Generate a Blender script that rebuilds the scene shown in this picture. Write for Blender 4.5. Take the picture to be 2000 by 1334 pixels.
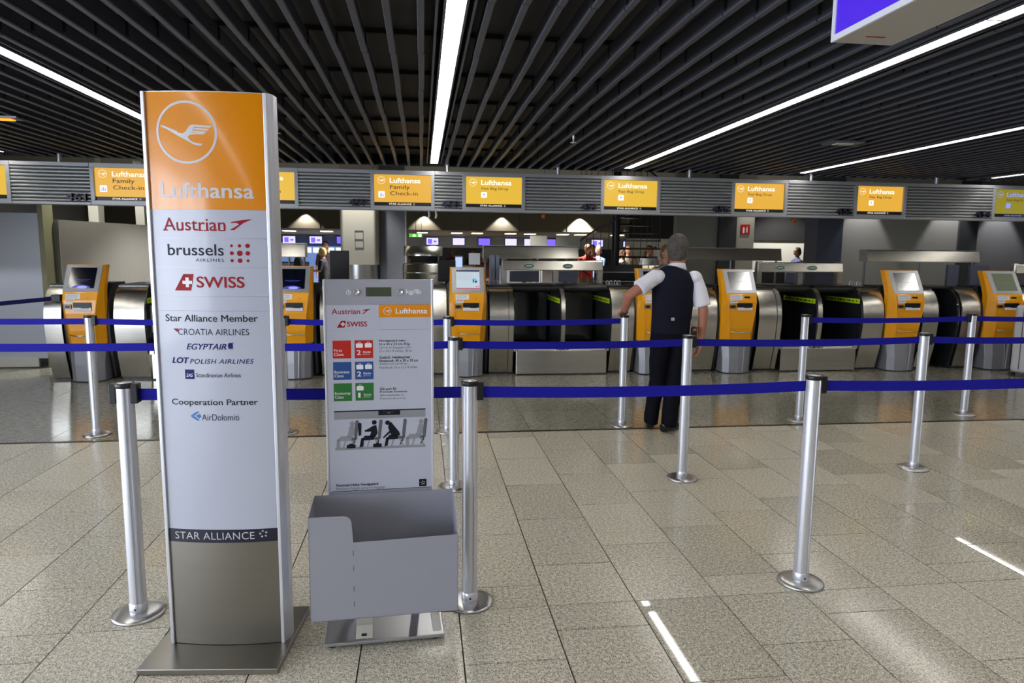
import bpy, bmesh, math, random
from mathutils import Matrix, Vector
random.seed(7)
for o in list(bpy.data.objects): bpy.data.objects.remove(o)
SC = bpy.context.scene
COL = SC.collection
PI = math.pi

# ---------------------------------------------------------------- camera
F_PX, YAW, PITCH, ROLL, EYE = 1344.17, 0.130665, 0.128949, 0.0100766, 1.5400
fwd = Vector((math.sin(YAW)*math.cos(PITCH), math.cos(YAW)*math.cos(PITCH), -math.sin(PITCH)))
rgt = Vector((math.cos(YAW), -math.sin(YAW), 0)); upv = rgt.cross(fwd)
r2 = math.cos(ROLL)*rgt + math.sin(ROLL)*upv
u2 = -math.sin(ROLL)*rgt + math.cos(ROLL)*upv
cam = bpy.data.cameras.new('camera'); camo = bpy.data.objects.new('camera', cam); COL.objects.link(camo)
m = Matrix((r2, u2, -fwd)).transposed().to_4x4(); m.translation = (0, 0, EYE); camo.matrix_world = m
cam.sensor_width = 36; cam.lens = F_PX/2000*36; cam.clip_start = .05; cam.clip_end = 200
cam.dof.use_dof = True; cam.dof.focus_distance = 2.9; cam.dof.aperture_fstop = 7.0
SC.camera = camo

# ---------------------------------------------------------------- light set-up and exposure
SC.view_settings.view_transform = 'Standard'; SC.view_settings.look = 'None'
SC.view_settings.gamma = 1; SC.view_settings.use_curve_mapping = False
SC.view_settings.exposure = 0.27
STRIP = 15.0            # radiance of the ceiling light strips
DAY = 7.5              # radiance of the daylight outside the left facade; also scales the added rear fill
W = bpy.data.worlds.new('world'); SC.world = W; W.use_nodes = True
W.node_tree.nodes['Background'].inputs[0].default_value = (.55, .68, 1, 1)
W.node_tree.nodes['Background'].inputs[1].default_value = .25
try:
    SC.cycles.use_denoising = True; SC.cycles.denoiser = 'OPENIMAGEDENOISE'
    SC.cycles.max_bounces = 7; SC.cycles.diffuse_bounces = 4; SC.cycles.glossy_bounces = 4
    SC.cycles.transmission_bounces = 4; SC.cycles.sample_clamp_indirect = 6
    SC.cycles.caustics_reflective = False; SC.cycles.caustics_refractive = False
    SC.cycles.use_light_tree = True
except Exception: pass

def area(name, loc, rot, sx, sy, power, color=(1, 1, 1)):
    l = bpy.data.lights.new(name, 'AREA'); l.shape = 'RECTANGLE'; l.size = sx; l.size_y = sy
    l.energy = power; l.color = color
    o = bpy.data.objects.new(name, l); COL.objects.link(o); o.location = loc; o.rotation_euler = rot
    return o
def spot(name, loc, power, angle, color=(1, .9, .75), blend=.25, rot=(0, 0, 0), r=.04):
    l = bpy.data.lights.new(name, 'SPOT'); l.energy = power; l.spot_size = angle; l.spot_blend = blend
    l.color = color; l.shadow_soft_size = r
    o = bpy.data.objects.new(name, l); COL.objects.link(o); o.location = loc; o.rotation_euler = rot
    return o
# daylight outside the glazed left facade (wall_left below has the window openings)
area('daylight_left', (-6.75, -2.0, 1.45), (0, -PI/2, 0), 2.4, 13.2, DAY*PI*31.7, (.82, .89, 1))
area('rear_fill', (0, -11.6, 1.45), (PI/2, 0, PI), 12.4, 2.3, DAY*.55*PI*28.5, (.86, .92, 1))  # fill light added behind the camera, for surfaces that face it
# ---------------------------------------------------------------- helpers
def lin(c):
    return tuple(((v/255)/12.92 if v/255 <= .04045 else ((v/255+.055)/1.055)**2.4) for v in c[:3])
def mat(name, rgb, rough=.5, metal=0., emis=None, es=1., coat=0., spec=.5, noise=None, bump=None, aniso=0.):
    m = bpy.data.materials.new(name); m.use_nodes = True; nt = m.node_tree; b = nt.nodes['Principled BSDF']
    c = lin(rgb); b.inputs['Base Color'].default_value = (*c, 1)
    b.inputs['Roughness'].default_value = rough; b.inputs['Metallic'].default_value = metal
    b.inputs['Coat Weight'].default_value = coat; b.inputs['Coat Roughness'].default_value = .08
    b.inputs['Specular IOR Level'].default_value = spec
    if emis is not None:
        b.inputs['Emission Color'].default_value = (*lin(emis), 1); b.inputs['Emission Strength'].default_value = es
    if noise or bump:
        tc = nt.nodes.new('ShaderNodeTexCoord'); mp = nt.nodes.new('ShaderNodeMapping'); nt.links.new(tc.outputs['Object'], mp.inputs[0])
        n = nt.nodes.new('ShaderNodeTexNoise'); nt.links.new(mp.outputs[0], n.inputs['Vector'])
        sc, amt, stretch = noise or bump
        mp.inputs['Scale'].default_value = stretch; n.inputs['Scale'].default_value = sc; n.inputs['Detail'].default_value = 4
        if noise:
            mx = nt.nodes.new('ShaderNodeMix'); mx.data_type = 'RGBA'; mx.blend_type = 'MIX'
            mx.inputs[6].default_value = (*[v*(1-amt) for v in c], 1); mx.inputs[7].default_value = (*[min(1, v*(1+amt)) for v in c], 1)
            nt.links.new(n.outputs[0], mx.inputs[0]); nt.links.new(mx.outputs[2], b.inputs['Base Color'])
            mr = nt.nodes.new('ShaderNodeMapRange'); mr.inputs[3].default_value = max(.02, rough*(1-amt)); mr.inputs[4].default_value = min(1, rough*(1+amt))
            nt.links.new(n.outputs[0], mr.inputs[0]); nt.links.new(mr.outputs[0], b.inputs['Roughness'])
        if bump:
            bp = nt.nodes.new('ShaderNodeBump'); bp.inputs['Strength'].default_value = bump[1]; bp.inputs['Distance'].default_value = .002
            nt.links.new(n.outputs[0], bp.inputs['Height']); nt.links.new(bp.outputs[0], b.inputs['Normal'])
    return m

class MB:
    def __init__(s): s.v = []; s.f = []; s.mi = []; s.sm = []
    def add(s, vs, fs, mi=0, smooth=False):
        n = len(s.v); s.v += [tuple(v) for v in vs]
        for f in fs: s.f.append([i+n for i in f]); s.mi.append(mi); s.sm.append(smooth)
        return s
    def box(s, x0, x1, y0, y1, z0, z1, mi=0):
        return s.add([(x0,y0,z0),(x1,y0,z0),(x1,y1,z0),(x0,y1,z0),(x0,y0,z1),(x1,y0,z1),(x1,y1,z1),(x0,y1,z1)],
                     [(0,3,2,1),(4,5,6,7),(0,1,5,4),(1,2,6,5),(2,3,7,6),(3,0,4,7)], mi)
    def prism_x(s, prof, x0, x1, mi=0, smooth=False):      # prof: (y, z) list, clockwise seen from +x
        n = len(prof); vs = [(x0, y, z) for y, z in prof]+[(x1, y, z) for y, z in prof]
        s.add(vs, [(i, (i+1) % n, n+(i+1) % n, n+i) for i in range(n)], mi, smooth)
        return s.add(vs, [list(range(n))[::-1], list(range(n, 2*n))], mi)
    def prism_z(s, prof, z0, z1, mi=0, smooth=False):
        n = len(prof); vs = [(x, y, z0) for x, y in prof]+[(x, y, z1) for x, y in prof]
        s.add(vs, [(i, (i+1) % n, n+(i+1) % n, n+i) for i in range(n)], mi, smooth)
        return s.add(vs, [list(range(n))[::-1], list(range(n, 2*n))], mi)
    def prism_y(s, prof, y0, y1, mi=0):                    # prof: (x, z)
        n = len(prof); vs = [(x, y0, z) for x, z in prof]+[(x, y1, z) for x, z in prof]
        return s.add(vs, [list(range(n)), list(range(n, 2*n))[::-1]]+[(i, n+i, n+(i+1) % n, (i+1) % n) for i in range(n)], mi)
    def poly(s, pts, fn, mi=0):
        return s.add([fn(x, z) for x, z in pts], [list(range(len(pts)))], mi)
    def rings(s, rs, mi=0, smooth=True, cap=True, close=True):
        n = len(rs[0]); vs = [v for r in rs for v in r]; fs = []
        for k in range(len(rs)-1):
            for i in range(n if close else n-1):
                j = (i+1) % n; fs.append((k*n+i, k*n+j, (k+1)*n+j, (k+1)*n+i))
        s.add(vs, fs, mi, smooth)
        if cap: s.add(vs, [list(range(n))[::-1], list(range((len(rs)-1)*n, len(rs)*n))], mi, False)
        return s
    def lathe(s, prof, cx=0, cy=0, n=32, mi=0, smooth=True):
        return s.rings([[(cx+r*math.cos(2*PI*i/n), cy+r*math.sin(2*PI*i/n), z) for i in range(n)] for r, z in prof], mi, smooth)
    def loft(s, pts, rad, n=14, mi=0, up=None, flat=1.):   # tube through points; rad = r or (rx, ry)
        pts = [Vector(p) for p in pts]; rs = []; prev = Vector(up) if up else None
        for k, p in enumerate(pts):
            t = (pts[min(k+1, len(pts)-1)]-pts[max(k-1, 0)]).normalized()
            if prev is None: prev = Vector((1, 0, 0)) if abs(t.x) < .8 else Vector((0, 1, 0))
            a = (prev-t*prev.dot(t)).normalized(); b = t.cross(a); prev = a
            r = rad[k] if isinstance(rad, (list, tuple)) else rad
            rx, ry = r if isinstance(r, (list, tuple)) else (r, r)
            rs.append([p+a*(rx*math.cos(2*PI*i/n))+b*(ry*math.sin(2*PI*i/n)) for i in range(n)])
        return s.rings(rs, mi, True)
    def ell(s, c, r, n=16, mi=0, rot=None):
        c = Vector(c); rs = []
        for k in range(1, n):
            t = PI*k/n; ring = []
            for i in range(n*2):
                v = Vector((r[0]*math.sin(t)*math.cos(PI*i/n), r[1]*math.sin(t)*math.sin(PI*i/n), -r[2]*math.cos(t)))
                if rot: v = rot @ v
                ring.append(c+v)
            rs.append(ring)
        return s.rings(rs, mi, True)
    def quad(s, a, b, c, d, mi=0): return s.add([a, b, c, d], [(0, 1, 2, 3)], mi)
    def mesh(s, name, mats):
        me = bpy.data.meshes.new(name); me.from_pydata(s.v, [], s.f)
        for m_ in (mats if isinstance(mats, (list, tuple)) else [mats]): me.materials.append(m_)
        me.polygons.foreach_set('material_index', s.mi); me.polygons.foreach_set('use_smooth', s.sm)
        me.update(); return me
def link(name, data, parent=None, loc=(0, 0, 0), rz=0):
    o = bpy.data.objects.new(name, data); COL.objects.link(o); o.location = loc; o.rotation_euler = (0, 0, rz)
    if parent: o.parent = parent
    return o
def obj(name, mb, mats, parent=None, bevel=0, seg=2, loc=(0, 0, 0), rz=0, label=None):
    o = link(name, mb.mesh(name, mats), parent, loc, rz)
    if bevel:
        b = o.modifiers.new('bevel', 'BEVEL'); b.width = bevel; b.segments = seg; b.limit_method = 'ANGLE'; b.angle_limit = .6
    if label: o['label'] = label
    return o
def tag(o, label, cat, group=None, kind=None):
    if label: o['label'] = label
    if cat: o['category'] = cat
    if group: o['group'] = group
    if kind: o['kind'] = kind
    return o
def thing(name, label, cat, loc=(0, 0, 0), rz=0, group=None):
    return tag(link(name, None, None, loc, rz), label, cat, group)
def struct(o): o['kind'] = 'structure'; return o
def sub(o, name, mb, mats, **k): return obj(name, mb, mats, parent=o, **k)
def box(name, parent, mats, x0, x1, y0, y1, z0, z1, bevel=0, label=None):
    return obj(name, MB().box(x0, x1, y0, y1, z0, z1), mats, parent, bevel, label=label)

def text_mb(s, bold=0., shear=0., ext=0., spacing=1., line=1., align='LEFT'):
    cu = bpy.data.curves.new('t', 'FONT'); cu.body = s; cu.size = 1; cu.offset = bold; cu.shear = shear; cu.extrude = ext
    cu.space_character = spacing; cu.space_line = line; cu.resolution_u = 4; cu.align_x = align
    o = bpy.data.objects.new('t', cu); COL.objects.link(o)
    dg = bpy.context.evaluated_depsgraph_get(); dg.update()
    me = bpy.data.meshes.new_from_object(o.evaluated_get(dg))
    vs = [tuple(v.co) for v in me.vertices]; fs = [list(p.vertices) for p in me.polygons]
    bpy.data.objects.remove(o); bpy.data.curves.remove(cu); bpy.data.meshes.remove(me)
    return vs, fs
TC = {}
def text(mb, s, bb, fn, mi=0, ext=0., **k):
    bo = k.pop('bold', 0.) if k.get('bold', 0.) > 0 else 0.      # heavier weight: overprinted copies
    key = (s, ext, tuple(sorted(k.items())))
    if key not in TC: TC[key] = text_mb(s, ext=ext, **k)
    vs, fs = TC[key]
    if not vs: return mb
    xa, xb = min(v[0] for v in vs), max(v[0] for v in vs); ya, yb = min(v[1] for v in vs), max(v[1] for v in vs)
    x0, x1, z0, z1 = bb; o = bo*.55*(z1-z0)/(yb-ya)
    for k_, (du, dv) in enumerate(((-1, -1), (1, -1), (1, 1), (-1, 1), (0, 0)) if o else ((0, 0),)):
        out = []
        for v in vs:
            q = fn(x0+o+(v[0]-xa)/(xb-xa)*(x1-x0-2*o)+du*o, z0+o*.5+(v[1]-ya)/(yb-ya)*(z1-z0-o)+dv*o*.5)
            out.append((q[0], q[1]-v[2]-k_*.00002, q[2]))
        mb.add(out, fs, mi)
    return mb
def flat(y): return lambda x, z: (x, y, z)

def crane(mb, cx, cz, R, fn, mi=0, ring=True):
    def P(pts): mb.poly([(cx+(x-283)/174*R, cz-(y-289)/178*R) for x, y in pts], fn, mi)
    P([(137,248),(160,254),(205,272),(236,290),(262,297),(282,283),(303,252),(318,246),(335,246),(322,272),(312,300),(290,312),(275,330),(240,312),(170,270),(137,256)])
    P([(275,330),(240,312),(258,304),(290,312),(306,336),(330,348),(374,352),(364,365),(325,358)])
    for a in ([(335,246),(427,252),(419,263),(330,258)], [(328,263),(412,269),(404,279),(323,273)],
              [(321,278),(398,284),(390,293),(316,287)], [(315,290),(388,292),(384,300),(340,299),(310,302)]): P(a)
    P([(180,262),(232,283),(234,288),(176,268)])
    if ring:
        n = 40
        for i in range(n):
            a, b = 2*PI*i/n, 2*PI*(i+1)/n
            mb.add([fn(cx+R*math.cos(a), cz+R*math.sin(a)), fn(cx+R*math.cos(b), cz+R*math.sin(b)),
                    fn(cx+R*.925*math.cos(b), cz+R*.925*math.sin(b)), fn(cx+R*.925*math.cos(a), cz+R*.925*math.sin(a))], [(0, 1, 2, 3)], mi)
def star(mb, bb, fn, mi=0):
    x0, x1, z0, z1 = bb; cx, cz, R = (x0+x1)/2, (z0+z1)/2, (x1-x0)/2
    for k in range(5):
        a = PI/2+k*2*PI/5
        p = [(R*math.cos(a), R*math.sin(a)), (R*.45*math.cos(a-.15), R*.45*math.sin(a-.15)), (R*.75*math.cos(a+.62), R*.75*math.sin(a+.62))]
        mb.poly([(cx+u, cz+w) for u, w in p], fn, mi)
def disc(mb, cx, cz, r, fn, mi=0, n=20):
    mb.poly([(cx+r*math.cos(2*PI*i/n), cz+r*math.sin(2*PI*i/n)) for i in range(n)], fn, mi)
def rect(mb, bb, fn, mi=0):
    x0, x1, z0, z1 = bb; mb.poly([(x0, z0), (x1, z0), (x1, z1), (x0, z1)], fn, mi)
def rrect(mb, bb, r, fn, mi=0):
    x0, x1, z0, z1 = bb; pts = []
    for cx, cz, a0 in ((x1-r, z1-r, 0), (x0+r, z1-r, 90), (x0+r, z0+r, 180), (x1-r, z0+r, 270)):
        for k in range(5): a = math.radians(a0+k*22.5); pts.append((cx+r*math.cos(a), cz+r*math.sin(a)))
    mb.poly(pts, fn, mi)
def austrian_arrow(mb, bb, fn, mi=0):
    x0, x1, z0, z1 = bb; w, h = x1-x0, z1-z0
    mb.poly([(x0+u*w, z0+v*h) for u, v in ((1, 1), (.55, .9), (.1, .72), (.02, .62), (.32, .64), (.42, .5), (0, 0), (.2, 0), (.62, .66))], fn, mi)
def swiss_tail(mb, bb, fn, mi=0, mw=1):
    x0, x1, z0, z1 = bb; w, h = x1-x0, z1-z0
    mb.poly([(x0, z0), (x0+.84*w, z0), (x1, z1), (x0+.48*w, z1)], fn, mi)
    cx, cz, a, t = x0+.66*w, z0+.5*h, .27*h*1.1, .1*h
    f2 = lambda x, z: (fn(x, z)[0], fn(x, z)[1]-.0004, fn(x, z)[2])
    mb.poly([(cx-a, cz-t), (cx+a, cz-t), (cx+a, cz+t), (cx-a, cz+t)], f2, mw)
    mb.poly([(cx-t, cz-a), (cx+t, cz-a), (cx+t, cz+a), (cx-t, cz+a)], f2, mw)

# ---------------------------------------------------------------- materials
alu = mat('brushed_aluminium', (214, 216, 224), .36, .62, noise=(60, .12, (1, 1, .03)))
alu_dark = mat('dark_aluminium', (120, 123, 130), .4, .7)
steel = mat('brushed_steel', (206, 203, 195), .24, 1., noise=(25, .10, (.05, 1, 1)))
steel_base = mat('polished_steel', (200, 200, 200), .3, 1.)
steel_plate = mat('scratched_steel_plate', (150, 148, 142), .3, 1., noise=(9, .12, (1, .3, 1)))
steel_kick = mat('satin_steel_panel', (136, 132, 124), .38, .9, noise=(40, .06, (.03, 1, 1)))
black_pl = mat('black_plastic', (14, 14, 18), .4)
black_gl = mat('dark_glass', (34, 37, 41), .08, spec=.6)
black_rub = mat('black_rubber_belt', (16, 16, 18), .6)
belt_m = mat('blue_webbing', (23, 22, 148), .75, spec=.2, noise=(300, .06, (1, 1, 1)))
belt_d = mat('dark_blue_webbing', (24, 20, 80), .75, spec=.2)
white_pt = mat('white_print_panel', (180, 185, 202), .28, coat=.3)
orange_pt = mat('orange_print_panel', (222, 138, 2), .2, coat=.5)
grey_pt = mat('grey_powder_coat', (146, 148, 160), .45)
head_pt = mat('grey_header_panel', (150, 152, 164), .4)
ink_red = mat('ink_red', (150, 8, 26), .5, spec=.25); ink_navy = mat('ink_navy', (16, 18, 48), .5, spec=.25); ink_blk = mat('ink_black', (16, 18, 30), .5, spec=.25)
ink_white = mat('ink_white', (226, 226, 232), .35); ink_silver = mat('ink_silver', (204, 204, 212), .35)
ink_blue = mat('ink_blue', (18, 16, 100), .5, spec=.25); ink_lblue = mat('ink_light_blue', (44, 110, 180), .4)
ink_grey = mat('ink_grey', (88, 90, 100), .4); ink_line = mat('ink_pale_line', (150, 154, 168), .4); ink_lgrey = mat('ink_light_grey', (138, 140, 148), .4)
sq_red = mat('square_red', (186, 28, 12), .35); sq_blue = mat('square_blue', (34, 74, 140), .35); sq_green = mat('square_green', (36, 110, 48), .35)
navy_band = mat('navy_band', (26, 28, 50), .3)
yellow = mat('kiosk_yellow', (252, 172, 6), .32, coat=.35)
kgrey = mat('kiosk_grey', (150, 152, 158), .42, .4)
kdark = mat('kiosk_dark_side', (44, 46, 52), .45)
lime = mat('lime_tape', (200, 235, 30), .5, emis=(200, 235, 30), es=.0)
paper = mat('white_paper', (232, 232, 236), .6)
fascia_m = mat('fascia_grey', (160, 162, 168), .42, .3)
louvre_m = mat('louvre_metal', (176, 178, 180), .38, .45)
slat_m = mat('ceiling_slat_grey', (72, 75, 86), .5, .1)
mesh_m = mat('ceiling_mesh_black', (18, 18, 19), .7)
strip_m = mat('light_strip', (255, 255, 255), .5, emis=(255, 250, 242), es=STRIP)
lamp_m = mat('lamp_glow', (255, 255, 255), .5, emis=(255, 240, 200), es=5.)
wall_bg = mat('grey_blue_wall', (188, 194, 208), .5)
wall_gr = mat('grey_wall', (128, 128, 126), .55)
wall_dk = mat('dark_wall', (52, 54, 60), .55)
wall_nv = mat('navy_column', (62, 68, 88), .35)
white_w = mat('white_wall', (212, 210, 200), .5)
soff_m = mat('dark_soffit', (104, 102, 98), .6); soff_br = mat('brown_soffit', (120, 105, 95), .6)
screen_off = mat('dark_screen', (10, 12, 26), .1, spec=.6)
green_ov = mat('green_emblem', (50, 110, 95), .4)
skin = mat('skin', (178, 118, 98), .5, bump=(60, .15, (1, 1, 1)))
# ---------------------------------------------------------------- floor
def granite(name, base, dark, mid, rough, sp=330., streak=False, rmin=None):
    m = bpy.data.materials.new(name); m.use_nodes = True; nt = m.node_tree; b = nt.nodes['Principled BSDF']; N = nt.nodes.new; L = nt.links.new
    g = N('ShaderNodeNewGeometry'); mp = N('ShaderNodeMapping'); L(g.outputs['Position'], mp.inputs[0])
    if streak: mp.inputs['Scale'].default_value = (1, 2.2, 1); mp.inputs['Rotation'].default_value = (0, 0, .5)
    n1 = N('ShaderNodeTexNoise'); n1.inputs['Scale'].default_value = sp*.62; n1.inputs['Detail'].default_value = 2.5; L(mp.outputs[0], n1.inputs[0])
    n2 = N('ShaderNodeTexNoise'); n2.inputs['Scale'].default_value = sp*.2; n2.inputs['Detail'].default_value = 3; L(mp.outputs[0], n2.inputs[0])
    n3 = N('ShaderNodeTexNoise'); n3.inputs['Scale'].default_value = 3.; L(mp.outputs[0], n3.inputs[0])
    r1 = N('ShaderNodeValToRGB'); r1.color_ramp.elements[0].position = .38; r1.color_ramp.elements[1].position = .47
    r1.color_ramp.elements[0].color = (0, 0, 0, 1); L(n1.outputs[0], r1.inputs[0])
    r2_ = N('ShaderNodeValToRGB'); r2_.color_ramp.elements[0].position = .36; r2_.color_ramp.elements[1].position = .62; L(n2.outputs[0], r2_.inputs[0])
    m1 = N('ShaderNodeMix'); m1.data_type = 'RGBA'; m1.inputs[6].default_value = (*lin(mid), 1); m1.inputs[7].default_value = (*lin(base), 1); L(r2_.outputs[0], m1.inputs[0])
    m2 = N('ShaderNodeMix'); m2.data_type = 'RGBA'; m2.inputs[6].default_value = (*lin(dark), 1); L(r1.outputs[0], m2.inputs[0]); L(m1.outputs[2], m2.inputs[7])
    oi = N('ShaderNodeObjectInfo'); hv = N('ShaderNodeHueSaturation'); mr = N('ShaderNodeMapRange'); mr.inputs[3].default_value = .95; mr.inputs[4].default_value = 1.07
    L(oi.outputs['Random'], mr.inputs[0]); L(mr.outputs[0], hv.inputs['Value']); L(m2.outputs[2], hv.inputs['Color']); L(hv.outputs[0], b.inputs['Base Color'])
    m3 = N('ShaderNodeMapRange'); m3.inputs[3].default_value = rough*.75; m3.inputs[4].default_value = rough*1.35; L(n3.outputs[0], m3.inputs[0])
    if rmin:
        pw = N('ShaderNodeMath'); pw.operation = 'MULTIPLY'; pr = N('ShaderNodeMapRange'); pr.inputs[3].default_value = .56; pr.inputs[4].default_value = 1.6; L(oi.outputs['Random'], pr.inputs[0]); L(pr.outputs[0], pw.inputs[0]); pw.inputs[1].default_value = rough; L(pw.outputs[0], b.inputs['Roughness'])
    else: L(m3.outputs[0], b.inputs['Roughness'])
    b.inputs['Specular IOR Level'].default_value = .42
    return m
gran = granite('speckled_granite', (222, 216, 198), (80, 77, 72), (176, 172, 158), .205, 330., False, .035)
gran_p = granite('polished_granite', (222, 216, 198), (80, 77, 72), (176, 172, 158), .035, 330., False, .0)
gran2 = granite('green_grey_stone', (160, 157, 142), (92, 94, 86), (130, 128, 116), .12, 80., True)
grout = mat('dark_grout', (44, 39, 33), .85)
floor = struct(link('floor', MB().box(-15, 18, -11, 43, -.12, -.006).mesh('floor', grout)))
def vis(x0, x1, y0, y1):
    for x in (x0, x1):
        for y in (y0, y1):
            d = Vector((x, y, -EYE)); z = d.dot(fwd)
            if z > .2 and abs(d.dot(r2)/z) < 1.03*1000/F_PX and abs(d.dot(u2)/z) < 1.03*667/F_PX: return True
    return False
TM = {}; TW, TL, G = .393, .592, .0028
def tile(x0, x1, y0, y1, m_, rest, up=0.):
    if x1-x0 < .02 or y1-y0 < .02: return
    if vis(x0, x1, y0, y1):
        k = (round(x1-x0, 3), round(y1-y0, 3), m_.name)
        if k not in TM:
            w, l = (x1-x0)/2-G, (y1-y0)/2-G; TM[k] = MB().box(-w, w, -l, l, -.012, 0).mesh('floor_tile', m_)
        o = link('floor_tile', TM[k], floor, ((x0+x1)/2, (y0+y1)/2, up))
        o.rotation_euler = (random.uniform(-1, 1)*.0009, random.uniform(-1, 1)*.0009, 0)
    else: rest.box(x0+G, x1-G, y0+G, y1-G, -.012, 0)
r1_, r2b = MB(), MB()
YJ, YG = 2.805, 5.745
POL = {(7, 2.8), (7, 3.2)}
for k in range(-26, 30):
    x0 = .148+TW*k; off = (3.0 + .197*k) % TL + 0.
    ys = [-6, YJ, YG]; y = -6 + (off-(-6 % TL)) % TL
    while y < YG-.02:
        if abs(y-YJ) > .03: ys.append(y)
        y += TL
    ys = sorted(ys)
    # near floor only where it can matter; the far sides are joined
    for a, b_ in zip(ys, ys[1:]):
        tile(x0, x0+TW, a, b_, gran_p if (k, round(a, 1)) in POL or (k == 2 and a < YJ-.05 and b_ > 1.9) else gran, r1_)
T2W, T2L = .786, .70
for k in range(-16, 20):
    x0 = .148+T2W*k
    y = YG+.03; j = 0
    while y < 9.3:
        tile(x0, x0+T2W, y, y+T2L, gran2, r2b); y += T2L
o = obj('floor_tile_field', r1_, gran, floor); o['kind'] = 'stuff'
r2b.box(-15, 18, 9.36, 43, -.012, 0)
o = obj('stone_floor_field', r2b, gran2, floor); o['kind'] = 'stuff'
struct(box('trim_1', None, mat('groove_metal', (52, 44, 38), .35, .6), -15, 18, YG-.004, YG+.028, -.012, .004))

# ---------------------------------------------------------------- ceiling: slats, mesh panels, light strips
CZ, CY0, CY1, PIT = 2.63, -9.0, 9.15, .155
ceiling = struct(link('ceiling', MB().box(-12, 16, CY0-2, CY1, CZ+.32, CZ+.42).mesh('ceiling', mesh_m)))
# slat profile: tall thin blade with a rolled lower lip
def slat_mesh():
    b = MB(); seg = .871
    y = CY0; k = 0
    while y < CY1-.05:
        y1 = min(y+seg-.006, CY1); dx = .0018*(1 if k % 2 else -1)
        prof = [(-.005, .10), (-.0055, .022), (-.016, .014), (-.018, .006), (-.014, 0), (.014, 0), (.018, .006), (.016, .014), (.0055, .022), (.005, .10)]
        n = len(prof); vs = [(x+dx, y, z) for x, z in prof]+[(x+dx, y1, z) for x, z in prof]
        b.add(vs, [(i, n+i, n+(i+1) % n, (i+1) % n) for i in range(n)], 0, False); b.add(vs, [list(range(n)), list(range(n, 2*n))[::-1]], 0)
        b.box(-.009, .009, y1-.01, y1+.012, .03, .10, 1)
        y += seg; k += 1
    return b.mesh('slat', [slat_m, mesh_m])
SM = slat_mesh(); SX = [.16+2.48*k for k in range(-4, 6)]
for sx in SX:
    for j in range(1, 16): 
        x = sx+PIT*j
        if -6.25 < x < 15.5 and abs(x-7.88) > .1: link('slat', SM, ceiling, (x, 0, CZ))
# perforated black panels above the slats, one per bay and row
pm = bpy.data.materials.new('perforated_panel'); pm.use_nodes = True; nt = pm.node_tree; b_ = nt.nodes['Principled BSDF']
g_ = nt.nodes.new('ShaderNodeNewGeometry'); vo = nt.nodes.new('ShaderNodeTexVoronoi'); vo.inputs['Scale'].default_value = 55; vo.inputs['Randomness'].default_value = .05
cr = nt.nodes.new('ShaderNodeValToRGB'); cr.color_ramp.elements[0].position = .28; cr.color_ramp.elements[0].color = (.001, .001, .001, 1)
cr.color_ramp.elements[1].position = .36; cr.color_ramp.elements[1].color = (.022, .022, .023, 1)
nt.links.new(g_.outputs['Position'], vo.inputs['Vector']); nt.links.new(vo.outputs['Distance'], cr.inputs[0]); nt.links.new(cr.outputs[0], b_.inputs['Base Color']); b_.inputs['Roughness'].default_value = .6
PMs = MB().box(-1.18, 1.18, -.425, .425, 0, .012).mesh('ceiling_panel', pm)
for sx in SX[1:-1]:
    y = CY0+.4355
    while y < CY1:
        link('ceiling_panel', PMs, ceiling, (sx+1.24, y, CZ+.13)); y += .871
y = CY0; cb = MB()
while y < CY1: cb.box(-6.25, 15.5, y-.012, y+.012, CZ+.104, CZ+.145); y += .871
o = obj('cross_rail', cb, mesh_m, ceiling); o['kind'] = 'stuff'
names = ['', '', 'strip light whose far end just shows at the left edge above the fascia', 'white strip light at the left edge, running behind the tall orange sign',
         'brightest strip light, at the middle of the ceiling right of the orange pylon', 'long white strip light crossing the upper right, beside the violet light box',
         'third strip light on the right, ending above the scalloped wall\'s left side', 'short white strip light at the right edge, ending over the olive screen', 'outer right strip light beyond the frame', 'second outer right strip light beyond the frame', 'last strip light at the far right wall']
SL = 1.163
for i, sx in enumerate(SX):
    if i < 2: continue
    sxx = sx-.07 if i == 6 else 7.88 if i == 7 else sx
    near = i in (3, 4, 5, 6, 7)
    t = thing('strip_light', names[i], 'ceiling light', (sxx, 0, CZ), 0, 'ceiling strip lights')
    hb = MB(); hb.box(-.055, -.0435, CY0, 8.86, -.004, .07); hb.box(.0435, .055, CY0, 8.86, -.004, .07); hb.box(-.055, .055, CY0, 8.86, .03, .075)
    obj('housing', hb, slat_m, t)
    for s in (-1, 1): obj('side_rail', MB().box(s*.085-.006, s*.085+.006, CY0, 8.9, .0, .1), slat_m, t)
    if near:
        for k in range(12):
            y1 = 8.85-SL*k; obj('light_tube', MB().box(-.0425, .0425, y1-SL+.012, y1, .0, .028), strip_m, t)
        for k in range(1, 12): obj('joint_cap', MB().box(-.0425, .0425, 8.85-SL*k-.001, 8.85-SL*k+.012, -.002, .028), white_w, t)
        obj('light_tube', MB().box(-.0425, .0425, CY0, 8.85-SL*12, .0, .028), strip_m, t)
    else: obj('light_tube', MB().box(-.0425, .0425, CY0, 8.85, .0, .028), strip_m, t)
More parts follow.
